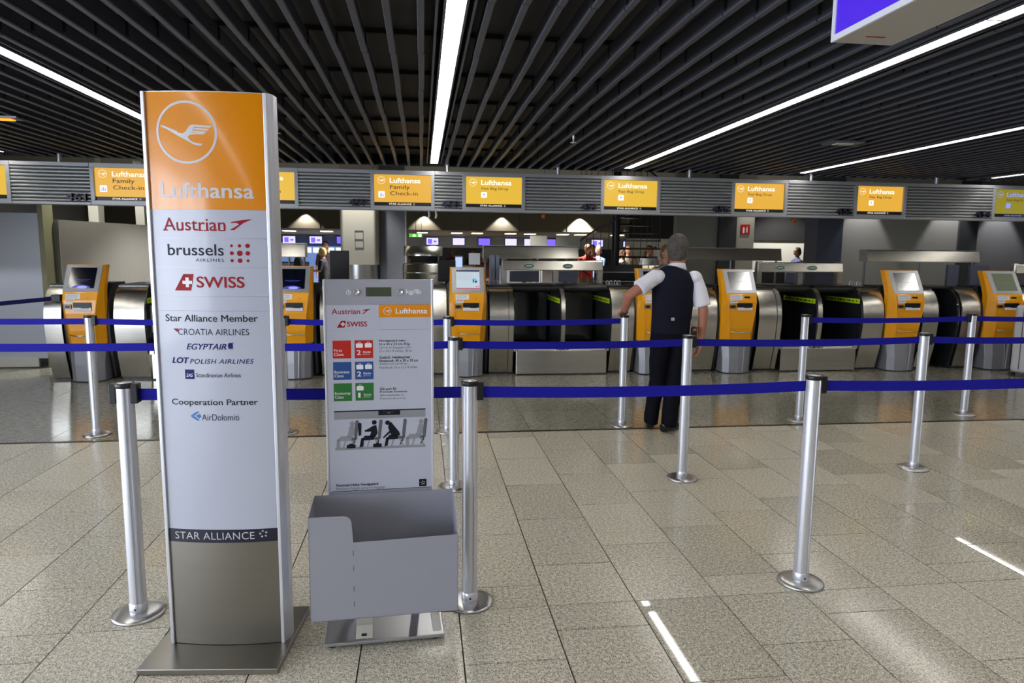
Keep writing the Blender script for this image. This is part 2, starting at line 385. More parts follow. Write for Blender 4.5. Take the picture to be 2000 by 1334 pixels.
# small ceiling fittings
def fitting(x, y, label, m_, w=.16):
    t = thing('ceiling_lamp', label, 'ceiling lamp', (x, y, CZ)); obj('plate', MB().box(-w, w, -w*.6, w*.6, -.02, .0), alu_dark, t, .004); obj('glass', MB().box(-w*.5, w*.5, -w*.3, w*.3, -.028, -.02), m_, t, .003)
fitting(4.04, 6.37, 'flat square lamp between the slats, left of the third strip light', white_w, .17)
fitting(-3.47, 6.5, 'small orange lit lamp in the ceiling at the left edge', mat('amber', (240, 130, 30), .5, emis=(240, 130, 30), es=2.), .12)
for x, y, lb in ((-1.26, 6.5, 'small glass sprinkler left of the middle strip light'), (1.42, 6.52, 'small glass sprinkler right of the middle strip light'),):
    t = thing('sprinkler', lb, 'sprinkler', (x, y, CZ)); obj('stem', MB().lathe([(.012, 0), (.012, -.03), (.006, -.035), (.006, -.06)], n=10), alu, t); obj('deflector', MB().lathe([(.03, -.062), (.03, -.066), (.01, -.07)], n=12), alu, t)

# ---------------------------------------------------------------- room shell
cz2 = 3.2
struct(box('ceiling_back', None, soff_m, -15, 18, CY1, 27.2, cz2, cz2+.1))
struct(box('trim_2', None, mesh_m, -15, 18, CY1, CY1+.05, CZ-.0, cz2))
BW_M = mat('bulkhead_panel', (140, 136, 126), .6)
bulk = struct(box('wall_bulkhead', None, BW_M, -15, 18, 27, 27.15, 2.36, cz2))
for k in range(-7, 10): obj('bulkhead_joint', MB().box(k*1.9-.01, k*1.9+.01, 26.985, 27, 2.36, cz2), soff_m, bulk)
struct(box('ceiling_far', None, soff_br, -15, 18, 27.15, 43, 2.35, 2.45))
struct(box('wall_back', None, wall_gr, -15, 18, 42.5, 42.8, 0, 3.3))
struct(box('wall_right', None, wall_gr, 17.5, 17.8, -11, 43, 0, 3.3))
wr = MB(); wr.box(-6.6, 18, -11.2, -11, 0, .25); wr.box(-6.6, 18, -11.2, -11, 2.63, 3.3); wr.box(6.1, 18, -11.2, -11, .25, 2.63)
struct(obj('wall_rear', wr, wall_gr))
wf = MB()
for k in range(9): wf.box(-6.3+k*1.55, -6.23+k*1.55, -11.18, -11.05, .25, 2.63)
wf.box(-6.3, 6.1, -11.16, -11.06, 1.0, 1.05); struct(obj('window_2', wf, alu_dark))  # rear window added to let the fill light in
wl = MB(); wl.box(-6.6, -6.3, -11, 4.8, 0, .25); wl.box(-6.6, -6.3, -11, 4.8, 2.6, 3.3); wl.box(-6.6, -6.3, -11, -8.7, .25, 2.6); wl.box(-6.6, -6.3, 4.65, 4.8, .25, 2.6); wl.box(-12.3, -6.3, 4.8, 5.1, 0, 3.3); wl.box(-12.3, -12, 5.1, 43, 0, 3.3)
wall_left = struct(obj('wall_left', wl, wall_bg))
wf = MB()
for k in range(7): wf.box(-6.5, -6.4, -8.7+k*2.21, -8.64+k*2.21, .25, 2.6)
struct(obj('window_1', wf, alu_dark))

# partition and slanted brushed screen on the left
t = struct(link('wall_partition', MB().box(-8.4, -4.8, 9.5, 9.75, .12, 1.97).mesh('wall_partition', wall_bg)))
struct(box('baseboard_partition', None, white_w, -8.4, -4.9, 9.47, 9.5, .015, .13))
struct(box('trim_3', None, mat('olive_edge', (128, 128, 100), .5), -4.8, -4.74, 9.5, 9.75, 0.0, 2.3))
a, b2 = Vector((-4.70, 9.75, 0)), Vector((-4.22, 11.6, 0)); d = (b2-a); n_ = Vector((d.y, -d.x, 0)).normalized()*.03
pb = MB(); pb.prism_z([tuple((a+n_)[:2]), tuple((b2+n_)[:2]), tuple((b2-n_)[:2]), tuple((a-n_)[:2])], .0, 1.9)
tag(obj('partition_screen', pb, mat('brushed_panel', (160, 158, 152), .35, .5, noise=(30, .05, (1, 1, .05))), bevel=.004), 'tall brushed metal screen behind the leftmost kiosk', 'partition')
for x, y, w, lb in ((-4.92, 11.4, .07, 'left white post rising above the brushed screen'), (-4.37, 11.7, .065, 'right white post rising above the brushed screen')):
    tag(box('support_post', None, white_w, x-w, x+w, y-.1, y+.1, 0, cz2), lb, 'post')

# ---------------------------------------------------------------- fascia with louvres, screens and numbers
FY = 8.9
fs = lambda x: x*8.9/8.7
FZ0, FZ1 = 2.05, 2.54
screens = [(-5.42, -4.70, 'F', None), (-3.76, -3.06, 'F', '461'), (-2.22, -1.51, 'F', '460'), (-.57, .12, 'F', '459'), (.55, 1.25, 'B', '458'), (2.31, 3.01, 'B', '457'), (4.06, 4.75, 'B', '456'), (5.79, 6.46, 'B', '455'), (7.84, 8.52, 'O', '454')]
y_em = mat('screen_yellow', (20, 16, 4), .4, emis=(236, 190, 62), es=.8); o_em = mat('screen_orange', (20, 14, 4), .4, emis=(236, 178, 60), es=.8); d_em = mat('screen_olive', (20, 16, 4), .4, emis=(150, 140, 40), es=.75)
w_em = mat('screen_white', (60, 60, 60), .4, emis=(250, 244, 226), es=1.1); k_em = mat('screen_ink', (20, 16, 20), .5, emis=(60, 40, 50), es=.4); n_em = mat('screen_band', (6, 6, 16), .4); lav_em = mat('screen_lavender', (50, 50, 80), .4, emis=(130, 140, 240), es=1.)
scrnames = ['yellow screen cut off by the left edge of the frame', 'orange Family Check-in screen just left of the tall orange sign', 'yellow Family Check-in screen half hidden by the tall orange sign', 'orange Family Check-in screen above the round column',
  'yellow Fast Bag Drop screen just right of the middle strip light\'s end', 'yellow Fast Bag Drop screen up and left of the standing man', 'orange Fast Bag Drop screen above the pale wall with the red fire sign', 'orange Fast Bag Drop screen above the scalloped grey wall', 'dim olive Fast Bag Drop screen at the right edge']
prev = -7.2
for i, (x0, x1, kind, num) in enumerate(screens):
    X0, X1 = fs(x0), fs(x1); cx = (X0+X1)/2; hw = (X1-X0)/2
    t = thing('display_sign', scrnames[i], 'sign', (cx, FY, 0), 0, 'check-in screens in the fascia')
    fb = MB(); Wf = hw+.045
    fb.box(-Wf, Wf, .0, .16, FZ0, 2.105); fb.box(-Wf, Wf, .0, .16, 2.487, FZ1); fb.box(-Wf, -hw, .0, .16, 2.105, 2.487); fb.box(hw, Wf, .0, .16, 2.105, 2.487); fb.box(-hw, hw, .05, .16, 2.105, 2.487)
    obj('frame', fb, fascia_m, t, .003)
    em = {'F': o_em, 'B': y_em, 'O': d_em}[kind]
    if i in (0, 2): em = y_em
    if i in (6, 7): em = o_em
    scn = obj('screen', MB().box(-hw, hw, .03, .05, 2.15, 2.487), em, t)
    obj('screen_band', MB().box(-hw, hw, .03, .05, 2.105, 2.15), n_em, t, label='black strip with small white lettering')
    f0 = flat(.028); lb = MB(); U = hw/.35
    crane(lb, -hw+.088*U, 2.416 if kind == 'F' else 2.414, .045*U, f0, 0)
    wm = [w_em if kind != 'O' else lav_em, k_em, lav_em]
    text(lb, 'Lufthansa', (-hw+.19*U, -hw+.57*U, 2.388, 2.448), f0, 0, bold=.03)
    if kind == 'F':
        text(lb, 'Family', (-hw+.195*U, -hw+.435*U, 2.298, 2.362), f0, 1, bold=.012); text(lb, 'Check-in', (-hw+.195*U, -hw+.535*U, 2.236, 2.284), f0, 1, bold=.012)
        rrect(lb, (-hw+.05*U, -hw+.128*U, 2.205, 2.283), .008, f0, 0)
        f1 = flat(.0275)
        for q in (-.018, 0, .018):
            disc(lb, -hw+(.09+q)*U, 2.25 + (.012 if q == 0 else 0), .006, f1, 2, 8); rect(lb, (-hw+(.09+q)*U-.006, -hw+(.09+q)*U+.006, 2.216, 2.243 + (.012 if q == 0 else 0)), f1, 2)
    else:
        text(lb, 'Fast Bag Drop', (-hw+.195*U, -hw+.53*U, 2.318, 2.36), f0, 1, bold=.01)
        rrect(lb, (-hw+.19*U, -hw+.262*U, 2.228, 2.298), .008, f0, 0); f1 = flat(.0275); disc(lb, -hw+.226*U, 2.268, .012, f1, 2, 12); rect(lb, (-hw+.21*U, -hw+.242*U, 2.244, 2.25), f1, 2)
    text(lb, 'STAR ALLIANCE', (-hw+.18*U, -hw+.455*U, 2.118, 2.138), f0, 0, bold=.02); star(lb, (-hw+.475*U, -hw+.5*U, 2.116, 2.141), f0, 0)
    obj('lettering', lb, wm, scn if False else t)
    obj('screw', MB().box(Wf-.02, Wf-.012, -.003, 0, FZ0+.012, FZ0+.02), white_w, t)
    # louvre bay left of the screen
    a0, a1 = prev, cx-Wf
    if a1-a0 > .2:
        lt = thing('louvre_panel', ['corrugated fascia panel left of the screen cut by the left edge', 'corrugated fascia panel left of the tall orange sign, above the brushed screen', 'corrugated fascia panel hidden behind the tall orange sign', 'corrugated fascia panel right above the baggage scale board', 'short corrugated fascia panel under the middle strip light, brightly lit', 'corrugated fascia panel above the lanes with green oval emblems', 'corrugated fascia panel above the standing man\'s head', 'corrugated fascia panel under the third strip light, brightly lit at its left', 'long corrugated fascia panel nearest the right edge'][i], 'fascia panel', ((a0+a1)/2, FY, 0), 0, 'corrugated fascia panels')
        L2 = (a1-a0)/2-.002
        obj('back_panel', MB().box(-L2, L2, .06, .16, FZ0, FZ1), fascia_m, lt)
        obj('edge_rail', MB().box(-L2, L2, 0, .06, FZ0, FZ0+.03), fascia_m, lt, .003); obj('edge_rail', MB().box(-L2, L2, 0, .06, FZ1-.045, FZ1), fascia_m, lt, .003)
        nS = 10; h0, h1 = FZ0+.032, FZ1-.047; p_ = (h1-h0)/nS
        prof = [(.055, 0), (.02, p_*.12), (.006, p_*.35), (.004, p_*.55), (.014, p_*.8), (.05, p_*.97), (.058, p_*.97), (.058, 0)]
        lm = MB().prism_x(prof[::-1], -L2, L2, smooth=False).mesh('slat', louvre_m)
        for k in range(nS): link('slat', lm, lt, (0, 0, h0+k*p_))
        if num:
            nb = MB(); text(nb, num, (L2-.265, L2-.04, 2.095, 2.178), flat(-.012), 0, ext=.02, bold=.03)
            obj('bay_number', nb, mat('navy_plastic', (22, 24, 54), .4), lt, label='dark navy raised numerals')
    prev = cx+Wf
for x, lb in ((-4.15, 'left'), (-2.45, 'x'), (.325, 'c'), (1.72, 'd'), (5.15, 'e'), (3.46, 'f'), (6.98, 'g')):
    nm = {'left': 'rod left of the tall orange sign', 'x': 'rod hidden behind the tall orange sign', 'c': 'rod right beneath the end of the middle strip light', 'd': 'rod left of the screen up and left of the man', 'e': 'rod beneath the end of the third strip light', 'f': 'rod above the standing man', 'g': 'rod nearest the right edge'}[lb]
    tag(obj('hanger_rod', MB().lathe([(.024, FZ1), (.024, 2.75)], fs(x), FY+.08, 14), alu), 'grey hanging '+nm, 'rod', 'rods holding the fascia')

# violet light box hung at upper right
t = thing('light_box_sign', 'violet backlit sign box hanging from the ceiling at upper right', 'sign', (1.55, 0, 0))
obj('casing', MB().box(0, .245, 1.2, 2.555, 2.34, 2.63), mat('casing_grey', (170, 166, 160), .5), t, .003)
fr = MB(); fr.box(-.008, 0, 1.2, 2.555, 2.34, 2.362); fr.box(-.008, 0, 2.533, 2.555, 2.362, 2.63); obj('frame', fr, mat('white_frame', (225, 226, 238), .4), t)
obj('screen', MB().box(-.004, 0, 1.2, 2.533, 2.362, 2.63), mat('violet_screen', (20, 10, 60), .4, emis=(78, 40, 232), es=.8), t, label='plain violet lit screen')
obj('label_strip', MB().box(.075, .15, 2.46, 2.468, 2.3385, 2.34), ink_red, t, label='small red line on the underside')
# ---------------------------------------------------------------- check-in counters
CF = 8.45                                            # belly of the counter fronts
def front(z):                                        # y of the curved counter front at height z
    pts = [(0, .12), (.06, .115), (.3, .05), (.55, .01), (.72, 0), (.88, .02), (1.0, .075), (1.06, .13), (1.095, .2)]
    for (a, u), (b, w) in zip(pts, pts[1:]):
        if z <= b: return CF+u+(w-u)*(z-a)/(b-a)
    return CF+.2
ZS = [.03, .15, .3, .45, .6, .72, .82, .9, .97, 1.02, 1.06, 1.085, 1.1]
def curved(mb, x0, x1, dy=0., back=9.25, mi=0):
    prof = [(front(z)+dy, z) for z in ZS]+[(back, 1.1), (back, .03)]
    n = len(ZS); rs = []
    mb.add([(x, y, z) for x in (x0, x1) for y, z in prof[:n]], [(i, n+i, n+i+1, i+1) for i in range(n-1)], mi, True)
    N = len(prof); vs = [(x, y, z) for x in (x0, x1) for y, z in prof]
    mb.add(vs, [list(range(N)), list(range(N, 2*N))[::-1], (n-1, N+n-1, N+n, n), (n, N+n, N+n+1, n+1), (n+1, N+n+1, N, 0)], mi)
    return mb
def cabinet(x0, x1, label, rim=None):
    t = thing('counter_cabinet', label, 'counter', (0, 0, 0), 0, 'steel counter cabinets')
    a, b = x0, x1; rw = .062
    if rim == 'r': b = x1-rw
    if rim == 'l': a = x0+rw
    obj('body', curved(MB(), a+.002, b-.002), steel, t, .006)
    if rim: 
        e = (x1-rw, x1) if rim == 'r' else (x0, x0+rw)
        obj('edge_trim', curved(MB(), e[0]+.003, e[1], -.012), steel, t, .008)
    obj('plinth', MB().box(x0+.01, x1-.01, CF+.14, 9.2, 0, .03), kdark, t)
    obj('worktop', MB().box(x0, x1, CF+.21, 9.3, 1.102, 1.122), black_pl, t, .004)
    obj('seam', MB().box(x0+.01, x1-.01, CF+.17, CF+.2, 1.0995, 1.102), steel_base, t)
    return t
cabinet(-4.29, -4.10, 'steel counter cabinet at the far left, with a belt clip on its front')
cabinet(-3.54, -3.20, 'steel counter cabinet right of the leftmost kiosk', 'r')
cabinet(-2.02, -1.78, 'steel counter cabinet behind the tall orange sign', 'l')
cabinet(-1.22, -.93, 'steel counter cabinet between the second kiosk and the baggage scale sign')
cabinet(.02, .30, 'steel counter cabinet right of the baggage scale sign, left of the third kiosk')
cabinet(.83, 1.13, 'steel counter cabinet right of the kiosk with the lit white page', 'r')
cabinet(2.38, 2.68, 'steel counter cabinet behind the post the man leans on', 'l')
cabinet(3.42, 3.79, 'steel counter cabinet right beside the man\'s hanging arm')
cabinet(4.36, 4.67, 'steel counter cabinet right of the kiosk beside the man', 'r')
cabinet(5.82, 6.13, 'steel counter cabinet left of the kiosk before the scalloped wall', 'l')
cabinet(6.70, 6.93, 'narrow steel counter cabinet right of the kiosk before the scalloped wall')
cabinet(7.27, 7.56, 'steel counter cabinet left of the rightmost kiosk', 'l')
cabinet(8.2, 8.6, 'steel counter cabinet at the right edge of the frame')
def dark_pass(x0, x1, label):
    t = thing('counter_gate', label, 'gate', (0, 0, 0))
    obj('glass_side', curved(MB(), x0+.01, x0+.05, .05), black_gl, t); obj('glass_side', curved(MB(), x1-.05, x1-.01, .02), black_gl, t)
    obj('back_panel', MB().box(x0+.05, x1-.05, 9.0, 9.04, .25, 1.08), black_gl, t); obj('worktop', MB().box(x0, x1, CF+.25, 9.3, 1.1, 1.12), black_pl, t)
dark_pass(-.93, .02, 'dark counter opening hidden behind the baggage scale sign')
dark_pass(3.19, 3.42, 'dark counter opening behind the man')
dark_pass(6.93, 7.27, 'dark glass opening between the two rightmost kiosks')

def drop_unit(xs, label, tape=True, arch=True):
    """baggage drop with two conveyor lanes; xs = (left, mid_left, mid_right, right)"""
    a, m0, m1, b = xs
    t = thing('baggage_drop', label, 'conveyor', (0, 0, 0), 0, 'twin lane baggage drops')
    obj('apron', MB().box(a+.04, b-.04, CF+.04, CF+.07, .012, .31), steel, t, .004)
    dv = obj('lane_divider', curved(MB(), m0, m1, -.005, 9.4), steel, t, .008)
    for (l, r) in ((a, m0), (m1, b)):
        for e0, e1 in ((l, l+.012), (r-.012, r)):
            prof = [(front(z)+.015, z) for z in ZS if z > .3]+[(9.5, 1.1), (9.5, .3)]
            obj('glass_side', MB().prism_x(prof[::-1], e0, e1), black_gl, t)
        obj('conveyor_belt', MB().box(l+.07, r-.07, CF+.07, 9.5, .30, .335), black_rub, t, .01)
        obj('belt_roller', MB().loft([(l+.07, CF+.09, .312), (r-.07, CF+.09, .312)], .028), steel_base, t)
        obj('side_ledge', MB().box(l+.013, l+.065, CF+.05, 9.5, .30, .345), steel, t, .003); obj('side_ledge', MB().box(r-.065, r-.013, CF+.05, 9.5, .30, .345), steel, t, .003)
        hood = MB(); hood.loft([(l+.01, CF+.28, 1.085), (r-.01, CF+.28, 1.085)], (.05, .05), 16); hood.box(l+.01, r-.01, CF+.28, 9.35, 1.04, 1.132)
        obj('hood', hood, black_pl, t)
        obj('scanner_box', MB().box(l+.03, r-.03, 9.3, 9.5, .345, 1.04), black_gl, t, .01)
        if tape:
            for s, xx in ((1, r-.0135), (-1, l+.0135)):
                tb = MB(); dx = -.0015 if s > 0 else .0015
                y0, y1, zt, dz, k = CF+.07, CF+.95, .965, .062, .03
                tb.box(min(xx, xx+dx), max(xx, xx+dx), y0, y1, zt-dz, zt)
                tp = obj('hazard_tape', tb, lime, t, label='lime yellow tape with dark lettering')
                lm_ = MB(); 
                for q in range(12):
                    w_ = .018+.012*((q*7) % 3); y = y0+.06+q*.068
                    lm_.box(min(xx, xx+dx*1.7), max(xx, xx+dx*1.7), y, y+w_*1.3, zt-dz*.68, zt-dz*.36)
                obj('lettering', lm_, ink_blk, tp)['kind'] = 'stuff'
    if arch:
        t = thing('counter_arch', 'steel arch with two green oval emblems, '+('left of the man' if a < 2 else 'right of the man' if a < 6 else 'at the right edge'), 'arch', (0, 0, 0), 0, 'steel arches over the baggage lanes')
        A0, A1, Am = a-.08, b+.0, (m0+m1)/2
        for x_ in (A0+.02, Am, A1-.02):
            pb = MB(); 
            pb.prism_x([(9.0, 1.134), (9.10, 1.134), (9.06, 1.45), (9.0, 1.45)], x_-.035, x_+.035); obj('arch_post', pb, steel, t, .004)
        obj('arch_beam', MB().prism_x([(8.960, 1.305), (9.01, 1.305), (9.035, 1.44), (8.985, 1.44)], A0, A1), steel, t, .012)
        for x_ in ((a+m0)/2-.04, (m1+b)/2-.17):
            eb = MB(); eb.prism_y([(x_+.07*math.cos(2*PI*i/28), 1.366+.032*math.sin(2*PI*i/28)) for i in range(28)][::-1], 8.955, 8.975)
            em_ = obj('emblem', eb, green_ov, t, label='dark green oval emblem'); rb = MB(); n = 28; f_ = flat(8.9535)
            for i in range(n):
                p = [2*PI*i/n, 2*PI*(i+1)/n]
                rb.add([f_(x_+r*math.cos(q), 1.366+r*.457*math.sin(q)) for r, q in ((.07, p[0]), (.07, p[1]), (.063, p[1]), (.063, p[0]))], [(0, 1, 2, 3)])
            rb.box(x_-.038, x_+.038, 8.9535, 8.955, 1.36, 1.372); obj('emblem_rim', rb, ink_silver, em_)
drop_unit((-3.20, -2.64, -2.58, -2.02), 'baggage drop lanes left of the tall orange sign', arch=False)
drop_unit((1.13, 1.735, 1.785, 2.38), 'baggage drop lanes with a green oval emblem above each, left of the man')
drop_unit((4.67, 5.185, 5.245, 5.82), 'baggage drop lanes with long lime tapes, right of the man')
drop_unit((8.6, 9.2, 9.26, 9.86), 'baggage drop lanes at the right edge, mostly out of the frame')
# pale notice on the left unit's inner wall
tag(obj('notice_board', MB().box(-3.186, -3.18, 8.62, 9.2, .55, .87), paper), 'pale notice on the side wall of the leftmost baggage drop', 'notice')

# ---------------------------------------------------------------- kiosks
kbez = mat('bezel_silver', (188, 190, 194), .35, .4)
def kiosk(x0, x1, kind, label, tape_pic='blue'):
    cx, hw = (x0+x1)/2, (x1-x0)/2
    t = thing('check_in_kiosk', label, 'kiosk', (cx, 8.36, 0), 0, 'orange self-service kiosks')
    # yellow body: level = z, outer half width, inner half width, y of the centre face, y of the outer corners
    lv = [(.44, .93, .60, .03, .13), (.60, .97, .62, .0, .11), (.80, 1., .72, -.015, .09), (.95, 1., .80, -.01, .08), (1.03, .99, .83, .015, .09),
          (1.12, .97, .84, .06, .125), (1.35, .93, .86, .19, .235)]
    rs = []
    for z, o_, i_, yf, ys in lv:
        o_, i_ = o_*hw, i_*hw; yb = ys+.07+max(0, .10-.1*(z-1))*0
        rs.append([(-o_, yb+.02, z), (-o_, ys, z), (-i_, yf, z), (i_, yf, z), (o_, ys, z), (o_, yb+.02, z)])
    b = MB().rings(rs, 0, False); obj('body', b, yellow, t, .008, 3)
    # grey base column with a silver ridge
    rs = []
    for z, w in ((.012, .80), (.2, .82), (.44, .90)):
        w *= hw; yo = .02 if z > .4 else .0
        rs.append([(-w, .3, z), (-w*.98, .09+yo, z), (-w*.62, .035+yo, z), (0, .015+yo, z), (w*.62, .04+yo, z), (w*.98, .10+yo, z), (w, .3, z)])
    obj('base_column', MB().rings(rs, 0, False), kgrey, t, .006)
    obj('ridge', MB().prism_y([(hw*.2, .02), (hw*.235, .02), (hw*.30, .44), (hw*.255, .44)], .004, .02), alu, t)
    pr = [(front(z)-8.36+.03, z) for z in ZS if z < 1.07]+[(.28, 1.14), (.62, 1.14), (.62, .03)]
    for s in (-1, 1): obj('side_panel', MB().prism_x(pr[::-1], *sorted((s*hw*.97, s*hw*1.09))), kdark, t, .004)
    obj('back_housing', MB().box(-hw*.97, hw*.97, .31, .62, .01, 1.14), kdark, t)
    # screen bezel lies on the tilted upper face
    z0, y0, z1, y1 = 1.045, .022, 1.345, .187; L = math.hypot(z1-z0, y1-y0); ez = ((y1-y0)/L, (z1-z0)/L)
    def fn(off): return lambda x, s: (x, y0+ez[0]*s-off*ez[1], z0+ez[1]*s+off*ez[0])
    f = fn(.004); bz = MB(); w0, w1 = .85*hw, .865*hw
    vs = [f(-w0, -.0), f(w0, -.0), f(w1, L), f(-w1, L)]+[fn(-.01)(-w0, 0), fn(-.01)(w0, 0), fn(-.01)(w1, L), fn(-.01)(-w1, L)]
    bz.add(vs, [(0, 1, 2, 3), (4, 7, 6, 5), (0, 4, 5, 1), (1, 5, 6, 2), (2, 6, 7, 3), (3, 7, 4, 0)]); bezel = obj('screen_bezel', bz, kgrey if kind == 'dark' else kbez, t, .003)
    f = fn(.006); sw = .62*hw; sb = MB(); rect(sb, (-sw, sw, .045, L-.035), f)
    sm = {'dark': screen_off, 'page': mat('page_screen', (30, 36, 40), .2, emis=(196, 212, 222), es=.8), 'glare': mat('glare_screen', (170, 172, 174), .2, .9), 'green': mat('greenish_screen', (80, 86, 70), .15, .2, emis=(96, 104, 84), es=.5)}[kind]  # pale metallic colour of the glare kind stands for reflected light
    sc_ = obj('screen', sb, sm, bezel)
    f = fn(.0068); cb = MB()
    if kind == 'dark':
        blue = mat('screen_blue_glow', (10, 10, 40), .3, emis=(60, 60, 190), es=.8); pale = mat('screen_pale_glow', (10, 10, 40), .3, emis=(150, 160, 250), es=.9)
        rect(cb, (-sw*.62, sw*.62, .152, .156), f, 0); rect(cb, (-sw*.45, sw*.45, .135, .138), f, 0)
        cb.poly([(sw*.72*math.cos(a), .049+.035*math.sin(a)) for a in [PI*i/16 for i in range(17)]], f, 0)
        cb.poly([(sw*.1+sw*.4*math.cos(a), .056+.018*math.sin(a)) for a in [PI*2*i/16 for i in range(16)]], fn(.0075), 1)
        obj('screen_picture', cb, [blue, pale], bezel)
    elif kind == 'page':
        rect(cb, (-sw, sw, L-.058, L-.037), f, 0); rect(cb, (-sw, sw, .047, .062), f, 1); rect(cb, (sw*.62, sw*.95, .078, .086), f, 1)
        for k in range(5): rect(cb, (-sw*.9, sw*(.35-.1*(k % 2)), L-.085-k*.022, L-.081-k*.022), f, 2)
        disc(cb, sw*.58, .165, .03, f, 3); rect(cb, (sw*.42, sw*.5, .135, .185), fn(.0074), 0); disc(cb, sw*.68, .147, .014, fn(.0074), 0)
        obj('screen_picture', cb, [mat('page_bar', (20, 26, 60), .4, emis=(30, 36, 80), es=.6), mat('page_red', (120, 20, 40), .4, emis=(170, 70, 90), es=.7), mat('page_grey', (90, 90, 90), .4, emis=(150, 160, 170), es=.8), mat('page_sky', (60, 90, 120), .4, emis=(120, 180, 210), es=.8)], bezel)
    else:
        rect(cb, (-sw*.8, sw*.5, .165, .168), f, 0); obj('screen_picture', cb, ink_lgrey, bezel)
    # lower fascia items on the near-vertical centre face
    g = lambda off: (lambda x, z: (x, (-.01+(z-.95)/.08*.025 if z > .95 else -.01-(.95-z)/.15*.005)-off, z))
    pb = MB(); f = g(.002); rect(pb, (-hw*.68, hw*.02, .965, 1.025), f); rect(pb, (-hw*.68, -hw*.25, .925, .965), f)
    ps = obj('notice', pb, paper, t, label='small white instruction sheet'); q = MB(); f = g(.003)
    for k in range(4): rect(q, (-hw*.62, -hw*(.1 if k < 2 else .3), 1.008-k*.021, 1.0105-k*.021), f)
    disc(q, -hw*.6, .998, .003, f, 0, 8); disc(q, -hw*.2, .998, .003, f, 0, 8); obj('lettering', q, ink_grey, ps)['kind'] = 'stuff'
    obj('card_reader', MB().box(-hw*.72, -hw*.38, -.026, .0, .855, .905), alu_dark, t, .003)
    obj('card_slot', MB().box(-hw*.66, -hw*.44, -.028, -.02, .865, .893), black_pl, t)
    sb = MB(); sb.box(-hw*.30, hw*.55, -.024, .0, .832, .925); obj('ticket_slot', sb, black_pl, t, .003)
    tb = MB().prism_x([(-.026, .832), (-.0265, .84), (-.0245, .868), (-.02, .832)][::-1], -hw*.3, hw*.55); obj('slot_tray', tb, paper, t)
    obj('slot_flap', MB().box(hw*.08, hw*.45, -.03, -.024, .862, .874), black_pl, t)
    lo = MB(); f = g(.002); crane(lo, hw*.38, .975, .0, f) if False else None
    for k in (-1, 0, 1): rect(lo, (hw*.38-.03+abs(k)*.012, hw*.38+.03-abs(k)*.012, .974+k*.009, .976+k*.009), f)
    obj('embossed_mark', lo, mat('kiosk_ochre', (200, 124, 10), .5), t)
    r = MB().loft([(-hw*.55, .0, .555), (-hw*.4, -.045, .55), (0, -.06, .548), (hw*.4, -.045, .55), (hw*.62, .0, .555)], .0065, 10); obj('grab_rail', r, steel_base, t)
    if kind in ('glare', 'green'): obj('reader_window', MB().box(hw*.12, hw*.42, -.004, .012, .985, 1.008), black_pl, t, .003)
    # raised creases down the front
    for s in (-1, 1):
        c = MB().loft([(s*.80*hw, -.012, .95), (s*.72*hw, -.018, .80), (s*.62*hw, -.003, .60), (s*.60*hw, .028, .445)], .004, 6); obj('crease', c, yellow, t)
    return t
kiosk(-4.07, -3.62, 'dark', 'leftmost orange kiosk with a dark screen, left of the tall orange sign')
kiosk(-1.75, -1.29, 'dark', 'orange kiosk with a dark screen, between the tall orange sign and the baggage scale')
kiosk(.33, .79, 'page', 'orange kiosk with a lit white page on its screen')
kiosk(2.71, 3.16, 'dark', 'orange kiosk mostly hidden behind the standing man')
kiosk(3.83, 4.31, 'glare', 'orange kiosk with a grey shining screen just right of the man')
kiosk(6.16, 6.67, 'glare', 'orange kiosk with a diagonal glare on its screen, before the scalloped wall')
kiosk(7.62, 8.13, 'green', 'rightmost orange kiosk with a greenish screen')

# ---------------------------------------------------------------- belt stanchions
def belt(mb, x0, x1, y0, y1, sag=.012, z=.9485, h=.048):
    n = 14
    for i in range(n):
        pts = []
        for j in (i, i+1):
            t = j/n; s = -sag*4*t*(1-t); pts.append((x0+(x1-x0)*t, y0+(y1-y0)*t, z+s))
        (ax, ay, az), (bx, by, bz) = pts
        mb.add([(ax, ay-.0008, az-h/2), (bx, by-.0008, bz-h/2), (bx, by-.0008, bz+h/2), (ax, ay-.0008, az+h/2), (ax, ay+.0008, az-h/2), (bx, by+.0008, bz-h/2), (bx, by+.0008, bz+h/2), (ax, ay+.0008, az+h/2)],
               [(0, 1, 2, 3), (5, 4, 7, 6), (3, 2, 6, 7), (0, 4, 5, 1)], 0, False)
    return mb
def groove_prof(r=.0335):
    p = []
    for i in range(72):
        a = 2*PI*i/72; d = min(abs((a-g0+PI) % (2*PI)-PI) for g0 in (-PI/2+.35, -PI/2+.35+PI/2, -PI/2+.35+PI, -PI/2+.35-PI/2))
        p.append(((r-(.006 if d < .09 else 0))*math.cos(a), (r-(.006 if d < .09 else 0))*math.sin(a)))
    return p
GP = groove_prof()
POLE = MB().prism_z(GP, .016, .985, 0, False).mesh('pole', alu)
BASE = MB().lathe([(.0001, .02), (.036, .02), (.07, .0185), (.097, .0135), (.104, .0095), (.105, .003), (.103, 0), (.0001, 0)], n=56).mesh('base', steel_base)
CAP = MB().lathe([(.0355, .978), (.0375, .981), (.0375, .996), (.0355, .9985), (.031, .9985), (.0305, .9965), (.0001, .9965)], n=40).mesh('cap', black_pl)
CAPD = MB().lathe([(.0295, .9967), (.0295, .998), (.0001, .998)], n=32).mesh('cap_disc', alu)
COLLAR = MB().lathe([(.0345, .014), (.0362, .016), (.0362, .055), (.0345, .057)], n=40).mesh('collar', alu)
CLIP = MB().box(.026, .056, -.022, .022, .915, .996).mesh('belt_clip', black_pl)
BOLT = MB().box(-.004, .004, -.0368, -.0355, .03, .038).mesh('bolt', black_pl)
